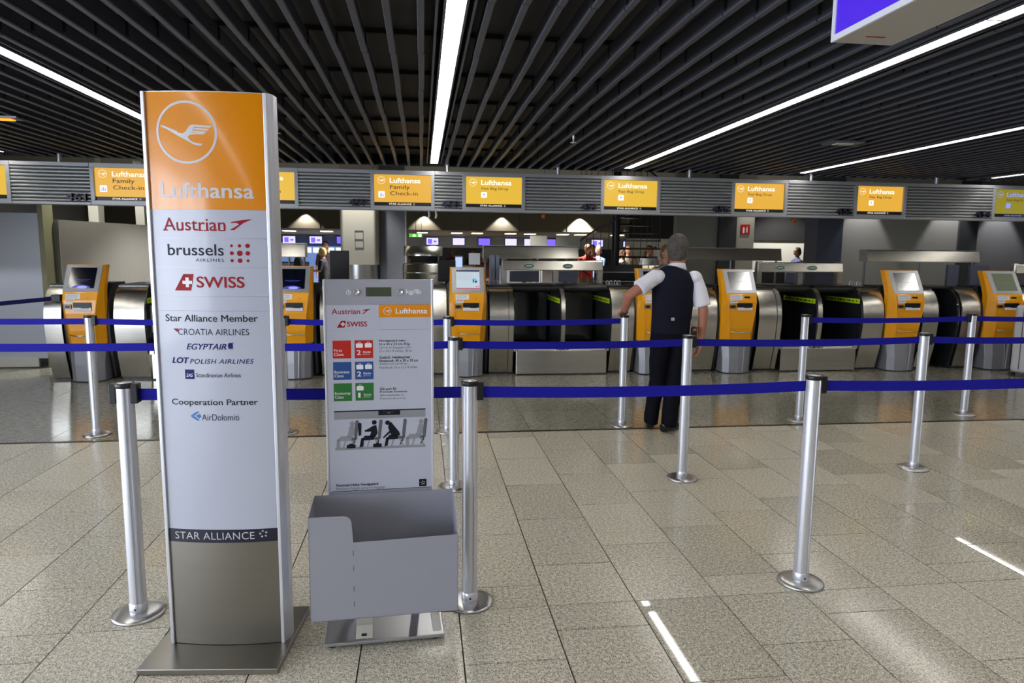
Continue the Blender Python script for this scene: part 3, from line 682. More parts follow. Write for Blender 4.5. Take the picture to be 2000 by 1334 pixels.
def stanchion(x, y, label, clips=('r',), to=None, rz=0, sag=.012):
    t = thing('stanchion', label, 'barrier post', (x, y, 0), 0, 'belt barrier posts')
    for n_, me in (('pole', POLE), ('base', BASE), ('cap', CAP), ('cap_disc', CAPD), ('collar', COLLAR), ('bolt', BOLT)): link(n_, me, t)
    for c in clips:
        o = link('belt_clip', CLIP, t)
        if c == 'l': o.scale = (-1, 1, 1)
        b = o.modifiers.new('bevel', 'BEVEL'); b.width = .005; b.segments = 3
    if to:
        obj('belt', belt(MB(), .05, to[0]-x-(.062 if (to[0] == 5.272) else .038), 0, to[1]-y, sag), belt_m, t, label='dark blue webbing belt')
    return t
R1 = [(-1.203, 2.935), (.200, 2.875), (1.772, 2.89), (3.38, 2.93)]
R2 = [(-2.95, 4.42), (-1.32, 4.40), (.201, 4.384), (1.774, 4.408), (3.557, 4.459), (5.2, 4.5)]
R3 = [(-4.3, 6.02), (-2.687, 5.972), (-1.157, 5.901), (.212, 5.806), (1.776, 5.879), (3.496, 5.906), (5.272, 5.991), (7.0, 6.05)]
n1 = ['front row post just left of the tall orange sign', 'front row post right beside the grey luggage bin', 'front row post at the right, nearest the camera there', 'front row post outside the right edge']
n2 = ['middle row post outside the left edge', 'middle row post hidden behind the tall orange sign', 'middle row post directly behind the one beside the luggage bin', 'middle row post in front of the standing man', 'middle row post left of the rightmost one', 'middle row post outside the right edge']
n3 = ['back row post outside the left edge', 'back row post in front of the leftmost orange kiosk', 'back row post between the tall orange sign and the scale sign', 'back row post half hidden in front of the kiosk with the lit page', 'back row post the man rests his hand on', 'back row post without a belt on its left side, right of the man', 'back row post farthest right in the frame', 'back row post outside the right edge']
for R, nn, cl in ((R1, n1, {0: 'lr'}), (R2, n2, {}), (R3, n3, {6: 'l', 4: ''})):
    for i, (x, y) in enumerate(R):
        to = R[i+1] if i+1 < len(R) else None
        if R is R3 and i == 4: to = None
        stanchion(x, y, 'silver '+nn[i], tuple(cl.get(i, 'r')), to, sag={0: .004}.get(i, .012))
# belt running from the leftmost cabinet to the left
t = thing('wall_belt', 'thin dark belt clipped to the leftmost steel cabinet and slanting down to the left', 'belt', (-4.1, CF+.0, 0))
obj('wall_clip', MB().box(-.08, .02, -.03, .09, .93, 1.01), black_pl, t, .006)
bb = MB(); pts = [(-.06, -.01, .965), (-.7, -.35, .905), (-1.6, -.8, .85), (-2.6, -1.3, .81)]
for p0, p1 in zip(pts, pts[1:]):
    for dy in (0,): bb.add([(p0[0], p0[1], p0[2]-.024), (p1[0], p1[1], p1[2]-.024), (p1[0], p1[1], p1[2]+.024), (p0[0], p0[1], p0[2]+.024), (p0[0], p0[1]+.002, p0[2]-.024), (p1[0], p1[1]+.002, p1[2]-.024), (p1[0], p1[1]+.002, p1[2]+.024), (p0[0], p0[1]+.002, p0[2]+.024)], [(0, 1, 2, 3), (5, 4, 7, 6), (3, 2, 6, 7), (0, 4, 5, 1)])
obj('belt', bb, belt_d, t)

# ---------------------------------------------------------------- tall airline pylon
py = thing('airline_pylon', 'tall pylon sign, orange top with crane emblem above a white list of airlines', 'sign', (-.76, 2.625, 0), math.radians(-5.7))
obj('base_plate', MB().box(-.262, .248, -.175, .275, .002, .024), steel_plate, py, .0025)
PC, PH, PB = .006, .205, .019
def pc(x): return -PB*(1-((x-PC)/PH)**2)
def pf(off): return lambda x, z: (x, pc(x)-off, z)
def cpanel(x0, x1, z0, z1, th, name, m_, parent, off=0., nx=24):
    mb = MB(); xs = [x0+(x1-x0)*i/nx for i in range(nx+1)]
    vs = [(x, pc(x)-off, z) for z in (z0, z1) for x in xs]+[(x, pc(x)-off+th, z) for z in (z0, z1) for x in xs]; n = nx+1
    mb.add(vs, [(i, i+1, n+i+1, n+i) for i in range(nx)], 0, True)
    mb.add(vs, [(2*n+i+1, 2*n+i, 3*n+i, 3*n+i+1) for i in range(nx)]+[(n+i, n+i+1, 3*n+i+1, 3*n+i) for i in range(nx)]+[(i+1, i, 2*n+i, 2*n+i+1) for i in range(nx)]+[(0, n, 3*n, 2*n), (nx, 2*n+nx, 3*n+nx, n+nx)], 0, False)
    return obj(name, mb, m_, parent)
bp = []
for i in range(25): x = PC-PH+2*PH*i/24; bp.append((x, pc(x)+.006))
bp += [(.225, .008), (.236, .03), (.236, .075), (.222, .095)]
for i in range(13): x = .21-2*.2*i/12; bp.append((x, .105-.012*abs((x-PC)/PH)**2))
bp += [(-.21, .09), (-.222, .07), (-.222, .03), (-.214, .008)]
obj('body', MB().prism_z(bp, .024, 2.083, 0, False), alu, py, label='aluminium side frame')
for s, x0, x1 in ((-1, -.2115, -.199), (1, .211, .2235)):
    obj('edge_rail', MB().box(x0, x1, -.008 if s < 0 else -.008, .03, .024, 2.086), alu, py, .002)
obj('top_cap', MB().prism_z(bp, 2.083, 2.0875, 0, False), alu, py)
xl, xr = -.199, .211
op = cpanel(xl, xr, 1.680, 2.083, .004, 'orange_panel', orange_pt, py, .0)
wpz = [(1.5788, 1.6795), (1.4750, 1.578), (1.3710, 1.4742), (1.3188, 1.3702), (.4895, 1.318)]
wps = [cpanel(xl, xr, a, b, .004, 'white_panel', white_pt, py, .0) for a, b in wpz]
cpanel(xl, xr, .4383, .489, .004, 'black_band', navy_band, py, .0003)
cpanel(xl, xr, .026, .4378, .004, 'kick_panel', steel_kick, py, .0)
f1, f2 = pf(.0008), pf(.0014)
lb = MB(); crane(lb, -.0544, 1.9455, .108, f1, 0); obj('emblem', lb, ink_silver, op, label='silver crane in a ring'); lb = MB(); text(lb, 'Lufthansa', (-.1576, .1703, 1.7199, 1.7737), f1, 0, bold=.032); obj('lettering', lb, ink_silver, op)
P = wps[0]; lb = MB(); text(lb, 'Austrian', (-.1542, .0679, 1.6050, 1.6501), f1, 0, bold=.008); 
for gx in (-.148, -.0955, -.021, .0, .026, .055): rect(lb, (gx-.009, gx+.010, 1.6045, 1.6085), f1)
austrian_arrow(lb, (.0822, .1611, 1.6089, 1.6484), f1, 0); obj('lettering', lb, ink_red, P)
P = wps[1]; lb = MB(); text(lb, 'brussels', (-.1434, .0584, 1.5171, 1.5574), f1, 0, bold=.012); text(lb, 'AIRLINES', (-.0423, .0581, 1.4956, 1.5066), f1, 0, spacing=1.25); obj('lettering', lb, ink_navy, P)
lb = MB()
for r_ in range(3):
    for c_ in range(3):
        disc(lb, .086+.0275*c_, 1.553-.0265*r_, [[.005, .0058, .0078], [.0068, .0098, .0078], [.0056, .0082, .0052]][r_][c_], f1, 0)
obj('dot_pattern', lb, ink_red, P)
P = wps[2]; lb = MB(); text(lb, 'SWISS', (-.0433, .1257, 1.4021, 1.4424), f1, 0, bold=.03); swiss_tail(lb, (-.1243, -.0525, 1.3912, 1.4505), f1, 0, 1); obj('lettering', lb, [ink_red, ink_white], P)
P = wps[4]; lb = MB()
text(lb, 'Star Alliance Member', (-.1657, .1667, 1.2788, 1.3042), f1, 0, bold=.018); text(lb, 'Cooperation Partner', (-.1586, .1562, .9631, .9922), f1, 0, bold=.018)
text(lb, 'CROATIA AIRLINES', (-.1208, .1347, 1.2299, 1.2527), f1, 2, bold=-.006); lb.poly([(-.1386, 1.2526), (-.1183, 1.2526), (-.1235, 1.2394)], f1, 3)
text(lb, 'EGYPTAIR', (-.0922, .0532, 1.1765, 1.1985), f1, 1, bold=.03, shear=.3)
for k in range(4): lb.poly([(.0582+.0045*k, 1.192+.001*k), (.0615+.005*k, 1.2015), (.0811, 1.2028), (.074, 1.198), (.066+.0035*k, 1.196), (.0625+.0045*k, 1.1775), (.0605+.0045*k, 1.1785)], f1, 1)
text(lb, 'LOT', (-.149, -.0843, 1.1249, 1.1472), f1, 1, bold=.07, shear=.25); text(lb, 'POLISH AIRLINES', (-.0823, .147, 1.1245, 1.1417), f1, 1, shear=.25, spacing=1.12, bold=.008)
rect(lb, (-.1023, -.0681, 1.0669, 1.1023), f1, 1); text(lb, 'SAS', (-.0975, -.0732, 1.0751, 1.0876), f2, 4, shear=.25, bold=.01); text(lb, 'Scandinavian Airlines', (-.0619, .0992, 1.0739, 1.0902), f1, 2)
text(lb, 'AirDolomiti', (-.0475, .0872, .912, .936), f1, 2, bold=-.004)
lb.poly([(-.0908, .9285), (-.0665, .9448), (-.0555, .9448), (-.0760, .9285)], f1, 5); lb.poly([(-.0908, .9275), (-.076, .9275), (-.0555, .9117), (-.0665, .9117)], f1, 5); lb.poly([(-.0695, .928), (-.0575, .9375), (-.0489, .928), (-.0575, .919)], f1, 5)
obj('lettering', lb, [ink_blk, ink_blue, ink_navy, ink_red, ink_white, ink_lblue], P)
lb = MB()
for z in (1.262, 1.213, 1.160, 1.11, 1.052, .985, .9, .74): rect(lb, (-.19, .2, z, z+.0006), f1)
obj('film_edge', lb, ink_line, P)
lb = MB(); f3 = pf(.0014); text(lb, 'STAR ALLIANCE', (-.1738, .1256, .4507, .4792), f3, 0, spacing=1.05, bold=-.004); star(lb, (.1415, .1745, .4523, .4869), f3, 0); obj('lettering', lb, ink_silver, py)

# ---------------------------------------------------------------- hand luggage scale with bin
hs = thing('luggage_scale', 'white hand luggage scale board with grey measuring bin beside the pylon', 'scale', (-.165, 2.74, 0), math.radians(3))
obj('board', MB().box(-.2125, .2075, 0, .035, .5, 1.4295), grey_pt, hs, .002)
obj('side_rail', MB().box(-.2145, -.206, -.006, .03, .5, 1.43), alu, hs, .0015); obj('side_rail', MB().box(.2, .2095, -.006, .03, .5, 1.43), alu, hs, .0015)
hp = obj('header_panel', MB().box(-.206, .2, -.004, 0, 1.3315, 1.4265), head_pt, hs, .0005)
wp = obj('white_panel', MB().box(-.206, .2, -.003, 0, .578, 1.331), white_pt, hs)
F1, F2, F3 = flat(-.0038), flat(-.0044), flat(-.005); FH = flat(-.0048)
lb = MB(); text(lb, 'kg/lb', (.1023, .1607, 1.3685, 1.3919), FH, 0, bold=.02)
n = 18
for i in range(n):
    a, b = math.radians(125+290*i/n), math.radians(125+290*(i+1)/n)
    lb.add([FH(-.118+r*math.cos(q), 1.3795+r*math.sin(q)) for r, q in ((.0085, a), (.0085, b), (.0062, b), (.0062, a))], [(0, 1, 2, 3)])
rect(lb, (-.1192, -.1168, 1.379, 1.391), FH); obj('lettering', lb, ink_white, hp)
obj('display', MB().box(-.0526, .0456, -.0055, 0, 1.3636, 1.3991), mat('lcd', (70, 76, 56), .2), hs, .0005)
lb = MB(); text(lb, 'BAT', (-.036, .012, 1.3675, 1.3945), flat(-.006), 0, bold=-.03, shear=.12); rect(lb, (-.044, -.041, 1.367, 1.369), flat(-.006)); obj('display_digits', lb, mat('lcd_ink', (28, 30, 22), .4), hs)
for x in (-.0867, .0802): obj('button', MB().rings([[(x+r*math.cos(2*PI*i/24), y, 1.3808+r*math.sin(2*PI*i/24)) for i in range(24)] for r, y in ((.0112, -.003), (.0112, -.009), (.0095, -.0105), (.0085, -.0075), (.0001, -.0075))][::-1], 0, True), steel_base, hs)
lb = MB(); rect(lb, (-.0042, .2, 1.2814, 1.3309), F1); oc = obj('orange_cell', lb, orange_pt, wp)
lb = MB(); crane(lb, .0298, 1.3062, .0155, F2, 0); text(lb, 'Lufthansa', (.0617, .1854, 1.2959, 1.3162), F2, 0, bold=.035); obj('lettering', lb, ink_white, oc)
lb = MB(); text(lb, 'Austrian', (-.1828, -.0757, 1.2946, 1.3163), F1, 0, bold=.008); austrian_arrow(lb, (-.0686, -.0332, 1.2958, 1.3159), F1, 0)
text(lb, 'SWISS', (-.1264, -.0493, 1.2458, 1.2654), F1, 0, bold=.03); swiss_tail(lb, (-.1646, -.1302, 1.242, 1.2687), F1, 0, 1); obj('airline_names', lb, [ink_red, ink_white], wp)
lb = MB()
for r_ in ((-.206, .2, 1.2812, 1.2816), (-.206, .2, 1.2318, 1.2324), (-.0048, -.0043, 1.232, 1.2812), (.0043, .1851, 1.2325, 1.2335), (.1848, .1853, 1.2328, 1.2769), (.0043, .0047, 1.2328, 1.2769)): rect(lb, r_, F1)
obj('cell_lines', lb, ink_line, wp)
def luggage_case(mb, bb):
    x0, x1, z0, z1 = bb; rrect(mb, (x0, x1, z0, z1-(z1-z0)*.12), .003, F2, 0); w = (x1-x0)
    for a, b_, c, d_ in ((x0+w*.32, x0+w*.38, z1-(z1-z0)*.14, z1+.003), (x1-w*.38, x1-w*.32, z1-(z1-z0)*.14, z1+.003), (x0+w*.32, x1-w*.32, z1+.0015, z1+.003)): rect(mb, (a, b_, c, d_), F2, 0)
for m_, z0, top, ta, nc, num, de, en in ((sq_red, 1.121, 1.1914, 'First\nClass', 2, '2', 'Stücke', 'pieces'), (sq_blue, 1.0356, 1.1066, 'Business\nClass', 2, '2', 'Stücke', 'pieces'), (sq_green, .9504, 1.0213, 'Economy\nClass', 1, '1', 'Stück', 'piece')):
    q = MB(); rect(q, (-.1824, -.1127, z0, top), F1); s1 = obj('class_square', q, m_, wp); q = MB(); rect(q, (-.0989, -.0283, z0, top), F1); s2 = obj('piece_square', q, m_, wp)
    wd = {'First\nClass': .0367, 'Business\nClass': .0575, 'Economy\nClass': .061}[ta]
    q = MB(); text(q, ta, (-.1784, -.1784+wd, z0+.0105, z0+.037), F2, 0, bold=.015, line=.95); obj('lettering', q, ink_white, hs)
    q = MB(); luggage_case(q, (-.0939, -.0671, z0+.041, z0+.061))
    if nc == 2: luggage_case(q, (-.06, -.0332, z0+.0415, z0+.0615))
    text(q, num, (-.0911 if num == '2' else -.0885, -.0753 if num == '2' else -.0795, z0+.0123, z0+.032), F2, 0, bold=.03); text(q, de, (-.0671, -.0369, z0+.0203, z0+.0285), F2, 0, bold=.03); text(q, en, (-.0671, -.0403, z0+.011, z0+.018), F2, 0, bold=-.01)
    obj('lettering', q, ink_white, hs)
lb = MB()
def para(lines, x0, zt, lh):
    for s, w, b_ in lines: 
        text(lb, s, (x0, x0+w, zt-lh*.82, zt), F1, 0 if b_ else 1, bold=.02 if b_ else -.008); zt -= lh*1.06
para([('Handgepäck max.:', .108, 1), ('55 x 40 x 23 cm, 8 kg', .1206, 1), ('Carry-on baggage max.:', .13, 0), ('22 x 16 x 9 inches, 18 lbs', .129, 0)], -.005, 1.193, .0128)
para([('Zusätzl. Handtasche/', .122, 1), ('Notebook: 40 x 30 x 10 cm', .152, 1), ('Additional handbag/', .11, 0), ('Notebook: 16 x 12 x 4 inches', .15, 0)], -.005, 1.1275, .0128)
para([('Gilt auch für', .067, 1), ('Premium Economy', .108, 1), ('Also applicable for', .098, 0), ('Premium Economy', .102, 0)], -.0042, 1.001, .0128)
text(lb, 'Maximale Höhe Handgepäck', (-.1813, -.014, .5975, .6115), F1, 0, bold=.03); text(lb, 'Maximum height carry-on baggage', (-.1817, .0103, .5835, .5965), F1, 1)
rect(lb, (.148, .178, .586, .616), F1, 0); star(lb, (.154, .172, .592, .61), F2, 2); rect(lb, (-.2, .2, .5795, .582), F1, 0)
obj('print_block', lb, [ink_blk, ink_grey, ink_white], wp)
# cabin picture: locker, seats, passengers
lb = MB(); rect(lb, (-.1825, .1756, .876, .906), F1, 2); rect(lb, (-.1825, .1756, .906, .911), F1, 0); rect(lb, (-.0113, .0745, .8885, .911), F2, 0); rect(lb, (.024, .036, .895, .9), F3, 1); rect(lb, (.008, .052, .9005, .9015), F3, 1)
rect(lb, (-.1815, .1752, .751, .7615), F1, 2)
def seat(x, who):
    A = lambda pts, mi, f=F1: lb.poly([(x+a, .757+b) for a, b in pts], f, mi)
    A([(.052, .035), (.062, .035), (.071, .108), (.066, .115), (.058, .112), (.052, .06)], 1); A([(.006, .036), (.056, .030), (.06, .042), (.008, .046)], 1); A([(.052, .03), (.058, .03), (.045, .008), (.040, .008)], 0)
    A([(.016, .034), (.022, .034), (.012, .004), (.006, .004)], 2); A([(.038, .034), (.044, .034), (.058, .004), (.052, .004)], 2)
    c = {'g': 2, 'd': 0}[who[0]]
    if who == 'g': A([(.022, .046), (.046, .046), (.054, .06), (.052, .088), (.044, .096), (.034, .088), (.028, .06)], c, F2); disc(lb, x+.045, .757+.101, .0095, F2, c, 14); A([(-.012, .03), (.04, .032), (.044, .048), (.0, .05), (-.016, .036)], c, F2); A([(-.016, .036), (-.006, .036), (-.004, .004), (-.018, .004)], c, F2)
    if who == 'd1': A([(.018, .044), (.042, .044), (.05, .06), (.046, .092), (.034, .09), (.014, .078), (.0, .072), (.0, .066), (.026, .066)], c, F2); disc(lb, x+.038, .757+.103, .0095, F2, c, 14); A([(-.012, .03), (.036, .032), (.038, .048), (.0, .05)], c, F2); A([(-.014, .04), (-.003, .042), (-.006, .006), (-.022, .003), (-.022, .0)], c, F2); A([(-.024, .05), (-.014, .052), (-.012, .1), (-.02, .104), (-.026, .098)], c, F2)
    if who == 'd2': A([(.01, .045), (.044, .046), (.04, .06), (.008, .103), (.0, .1), (-.004, .08), (.004, .06)], c, F2); disc(lb, x-.006, .757+.1, .0095, F2, c, 14); A([(-.01, .03), (.034, .032), (.036, .048), (.0, .05)], c, F2); A([(-.012, .04), (-.001, .042), (-.006, .006), (-.02, .003), (-.02, .0)], c, F2); A([(.006, .06), (-.022, .036), (-.026, .04), (.004, .07)], c, F2)
seat(-.159, 'g'); seat(-.066, 'd1'); seat(.03, 'd2'); seat(.113, 'g')
for x in (-.137, -.034): rrect(lb, (x, x+.034, .7575, .7725), .003, F3, 0); rect(lb, (x+.01, x+.024, .7725, .7765), F3, 0)
obj('cabin_picture', lb, [ink_blk, ink_grey, ink_lgrey], wp, label='pictogram of seated passengers stowing bags')
# measuring bin 55 x 40 x 23 cm, folded sheet
bn = link('bin', MB().box(0, .001, 0, .001, 0, .001).mesh('bin', grey_pt), hs, (.008, -.245, .165))
x0, x1, D, Hh, w = -.275, .275, .238, .405, .0022
def sheet(mb, pts, y0, y1): return mb.prism_y(pts, y0, y1)
r = .03; arc = [(x0+.155-r+r*math.sin(a), Hh-r+r*math.cos(a)) for a in [PI/2*i/8 for i in range(9)]]
front_p = [(x0, 0), (x1, 0), (x1, Hh-.098), (x0+.160, Hh-.104)]+arc[::-1]+[(x0, Hh)]
b = MB().prism_y(front_p, 0, w); b.prism_y([(x0, 0), (x1, 0), (x1, Hh), (x0, Hh)], D-w, D)
b.box(x0, x1, 0, D, 0, w)
b.prism_x([(0, 0), (D, 0), (D, Hh), (0, Hh)], x0, x0+w)
ra = [(0, Hh-.098), (.03, Hh-.085), (.05, Hh-.06), (.08, Hh-.03), (.13, Hh-.008), (D, Hh)]
b.prism_x([(D, 0), (0, 0)]+ra, x1-w, x1)
bn.data = b.mesh('bin', grey_pt)
for z in (.05, .11, .19, .25): obj('seam_slot', MB().box(x0+.158, x0+.161, -.0006, .0002, z, z+.02), ink_grey, bn)
obj('post', MB().box(-.15, -.12, .002, .035, .02, .52), grey_pt, hs, .002); obj('post', MB().box(.115, .145, .002, .035, .02, .52), grey_pt, hs, .002)
obj('base_plate', MB().box(-.232, .238, -.165, .10, .012, .026), mat('pale_steel_plate', (186, 188, 192), .32, .9), hs, .003)
obj('foot_bracket', MB().prism_x([(-.15, .026), (-.02, .026), (-.02, .05), (-.09, .05)][::-1], -.11, -.045), white_w, hs, .003)
obj('bracket_label', MB().box(-.088, -.068, -.142, -.12, .0335, .0355), ink_blk, hs)
obj('foot_bracket', MB().prism_x([(-.14, .026), (.06, .026), (.06, .05), (-.06, .05)][::-1], .195, .226), white_w, hs, .003)
for x in (-.2, .2):
    for y in (-.13, .07): obj('foot', MB().lathe([(.02, 0), (.02, .012), (.0001, .012)], x, y, 14), black_pl, hs)
# ---------------------------------------------------------------- people
def solid(name, mb, m_, parent, vox, smooth=3, loc=(0, 0, 0), disp=None, label=None):
    """one continuous surface grown over the overlapping lofts in mb"""
    o = link('tmp', mb.mesh('tmp', m_)); o.location = (0, 0, 0)
    r = o.modifiers.new('r', 'REMESH'); r.mode = 'VOXEL'; r.voxel_size = vox
    s = o.modifiers.new('s', 'SMOOTH'); s.iterations = smooth; s.factor = .5
    if disp:
        tx = bpy.data.textures.new('d', 'CLOUDS'); tx.noise_scale = disp[0]; d = o.modifiers.new('d', 'DISPLACE'); d.texture = tx; d.strength = disp[1]; d.texture_coords = 'LOCAL'
    dg = bpy.context.evaluated_depsgraph_get(); dg.update()
    me = bpy.data.meshes.new_from_object(o.evaluated_get(dg)); bpy.data.objects.remove(o)
    me.name = name; me.materials.clear(); me.materials.append(m_)
    me.polygons.foreach_set('use_smooth', [True]*len(me.polygons))
    q = link(name, me, parent, loc)
    if label: q['label'] = label
    return q
def arm_pts(sh, el, wr): return [sh, [(sh[i]+el[i])/2 for i in range(3)], el, [(el[i]*.6+wr[i]*.4) for i in range(3)], wr]
def hand(mb, w, d, pn, L=.175, side=1, curl=.35, k=1.):
    """palm and five fingers: w wrist, d direction of the hand, pn palm normal, side = thumb side"""
    w, d, pn = Vector(w), Vector(d).normalized(), Vector(pn).normalized(); a = d.cross(pn).normalized()*side
    pl = L*.52; mb.loft([w-d*.02, w+d*pl*.3, w+d*pl*.75, w+d*pl], [(.026*k, .019*k), (.034*k, .017*k), (.040*k, .015*k), (.036*k, .012*k)], 12, up=a)
    for i, (off, ln) in enumerate(((.029, .93), (.0105, 1.), (-.0085, .95), (-.026, .76))):
        p = w+d*(pl*.88)+a*off*k; fl = L*.48*ln; dd = d.copy(); pts = [p]; 
        for s_ in (.42, .32, .26): 
            dd = (dd+pn*curl).normalized(); pts.append(pts[-1]+dd*fl*s_)
        mb.loft(pts, [.0092*k, .0085*k, .0078*k, .0062*k], 9); mb.ell(pts[-1], (.0062*k,)*3, 6)
    p = w+d*pl*.22+a*.026*k; dd = (d*.75+a*.6+pn*.25).normalized()
    q = [p, p+dd*.035*k, p+dd*.035*k+(d*.9+a*.2+pn*.2).normalized()*.028*k]; q.append(q[-1]+(d+pn*.2).normalized()*.022*k)
    mb.loft(q, [.0125*k, .0105*k, .009*k, .007*k], 9); mb.ell(q[-1], (.007*k,)*3, 6)

# --- the man with the waistcoat (built in world scale around his feet)
ox, oy = 2.12, 5.70
man = thing('person', 'man seen from behind, grey hair, dark waistcoat over white shirt, one hand on a post', 'person', (ox, oy, 0))
W_ = lambda x, y, z: (x-ox, y-oy, z)
LSh, LEl, LWr = W_(1.975, 5.66, 1.352), W_(1.718, 5.60, 1.185), W_(1.755, 5.815, 1.045)
RSh, REl, RWr = W_(2.325, 5.66, 1.345), W_(2.39, 5.62, 1.06), W_(2.40, 5.67, .795)
HC = W_(2.185, 5.735, 1.575)
bd = MB()
bd.loft([W_(2.15, 5.70, 1.0), W_(2.15, 5.70, 1.2), W_(2.15, 5.70, 1.34), W_(2.155, 5.70, 1.40), W_(2.165, 5.705, 1.43), W_(2.175, 5.715, 1.50), W_(2.18, 5.73, 1.56)], [(.13, .09), (.15, .10), (.15, .085), (.10, .07), (.062, .06), (.056, .058), (.05, .055)], 20, up=(1, 0, 0))
rotH = Matrix.Rotation(-.55, 3, 'Z')
bd.ell(HC, (.074, .094, .118), 16, rot=rotH)
def hp(x, y, z): v = rotH @ Vector((x, y, z)); return tuple(Vector(HC)+v)
bd.loft([hp(0, .055, -.04), hp(0, .075, -.085), hp(0, .08, -.10)], [(.055, .05), (.045, .035), (.02, .018)], 12, up=(1, 0, 0))      # jaw
bd.loft([hp(0, .088, .005), hp(0, .112, -.03), hp(0, .095, -.045)], [(.009, .008), (.015, .012), (.011, .008)], 8)                    # nose
for s in (-1, 1):
    bd.ell(hp(s*.077, -.005, -.012), (.010, .020, .033), 8, rot=rotH @ Matrix.Rotation(s*.3, 3, 'Z'))
bd.loft([hp(-.022, .094, -.063), hp(0, .099, -.061), hp(.022, .094, -.063)], [.005, .0075, .005], 8)                                 # mouth
bd.loft(arm_pts(LSh, LEl, LWr), [.055, .048, .041, .040, .027], 14); bd.loft(arm_pts(RSh, REl, RWr), [.055, .048, .041, .040, .027], 14)
hand(bd, LWr, Vector((.02, .13, -.045)), (0, -.1, -1), .17, 1, .12); hand(bd, RWr, (-.02, .05, -.2), (-1, .1, 0), .18, -1, .34)
body = solid('body', bd, skin, man, .005, 3)
eb = MB()
for s in (-1, 1): eb.ell(hp(s*.031, .083, .012), (.012, .009, .008), 8, rot=rotH)
obj('eyes', eb, mat('eye_white', (220, 215, 210), .3), man)
# hair
hb = MB(); hc = Vector(HC)
hb.ell(hc+rotH @ Vector((0, -.014, .020)), (.094, .106, .120), 16, rot=rotH); hb.ell(hc+rotH @ Vector((0, -.055, -.03)), (.072, .052, .085), 12, rot=rotH)
hb.ell(hc+rotH @ Vector((0, .02, .07)), (.075, .075, .065), 12, rot=rotH)
hair_m = mat('grey_hair', (80, 76, 72), .75, noise=(38, .8, (1, 1, .45)), spec=.2)
hair = solid('hair', hb, hair_m, man, .0035, 3, disp=(.022, .012), label='short wavy grey hair')
# carve the face free: drop hair in front of the ears
bm = bmesh.new(); bm.from_mesh(hair.data); inv = rotH.inverted()
kill = [v for v in bm.verts if (lambda q: q.y > .035 and q.z < .062 or (q.y > .0 and q.z < -.01) or (abs(q.x) > .062 and q.y > -.02 and -.05 < q.z < .02))(inv @ (v.co-hc))]
bmesh.ops.delete(bm, geom=kill, context='VERTS'); bm.to_mesh(hair.data); bm.free()
# shirt
sh = MB(); CY = 5.70
tor = [(.88, 2.13, .158, .112), (.95, 2.135, .160, .112), (1.05, 2.14, .166, .116), (1.18, 2.145, .178, .122), (1.28, 2.148, .188, .118), (1.345, 2.15, .182, .104), (1.385, 2.155, .13, .085), (1.415, 2.16, .078, .07), (1.43, 2.165, .066, .064)]
sh.loft([W_(x, CY, z) for z, x, _, _ in tor], [(a, b) for _, _, a, b in tor], 28, up=(1, 0, 0))
def mid(a, b, t): return [a[i]*(1-t)+b[i]*t for i in range(3)]
for q_, s_ in ((LSh, 1), (RSh, -1)): sh.ell((q_[0]+s_*.012, q_[1], q_[2]-.006), (.064, .07, .062), 12)
sh.loft([mid(LSh, W_(2.15, 5.7, 1.30), .15), LSh, mid(LSh, LEl, .3), mid(LSh, LEl, .62), mid(LSh, LEl, .64)], [.048, .062, .068, .073, .055], 18)
sh.loft([mid(RSh, W_(2.15, 5.7, 1.30), .2), tuple(Vector(RSh)+Vector((.004, 0, -.02))), mid(RSh, REl, .4), mid(RSh, REl, .86), mid(RSh, REl, .88)], [.046, .056, .067, .072, .055], 18)
shirt_m = mat('white_shirt', (226, 226, 238), .75, bump=(16, 1., (1, 1, .4)))
solid('shirt', sh, shirt_m, man, .007, 7, label='white short-sleeved shirt', disp=(.09, .006))
cb = MB(); n = 28; c = Vector(W_(2.168, 5.708, 0))
rs = []
for z, r, rr in ((1.395, .082, .074), (1.425, .074, .068), (1.452, .067, .064), (1.455, .071, .068), (1.428, .080, .073), (1.395, .090, .08)):
    rs.append([(c.x+r*math.cos(2*PI*i/n), c.y+rr*math.sin(2*PI*i/n), z+.012*(-math.sin(2*PI*i/n))) for i in range(n)])
obj('collar', cb.rings(rs+[rs[0]], 0, True, cap=False), shirt_m, man)
# waistcoat
vs_ = MB(); tv = [(.855, 2.13, .170, .124), (.92, 2.132, .172, .125), (.98, 2.135, .172, .124), (1.08, 2.14, .180, .128), (1.18, 2.145, .186, .133), (1.26, 2.148, .190, .134), (1.33, 2.15, .186, .124), (1.368, 2.152, .168, .106), (1.398, 2.156, .132, .09), (1.42, 2.16, .095, .082), (1.428, 2.162, .07, .07)]
vs_.loft([W_(x, CY, z) for z, x, _, _ in tv], [(a, b) for _, _, a, b in tv], 32, up=(1, 0, 0))

vest_m = mat('dark_waistcoat', (21, 23, 37), .8, bump=(9, .5, (1, 1, .6)), spec=.15)
solid('waistcoat', vs_, vest_m, man, .007, 3, label='dark navy waistcoat with a back strap', disp=(.11, .007))
st = MB(); n = 24
for z0, z1, r in ((.985, 1.0, 0),):
    for i in range(n):
        pts = []
        for j in (i, i+1):
            a = PI+PI*j/n; pts.append((2.137-ox+.177*math.cos(a), CY-oy+.131*math.sin(a)))
        (ax, ay), (bx, by) = pts; st.add([(ax, ay, z0), (bx, by, z0), (bx, by, z1), (ax, ay, z1)], [(0, 1, 2, 3)])
obj('back_strap', st, vest_m, man); obj('buckle', MB().box(-.035, -.005, -.136, -.131, .98, 1.005), alu, man, .002)
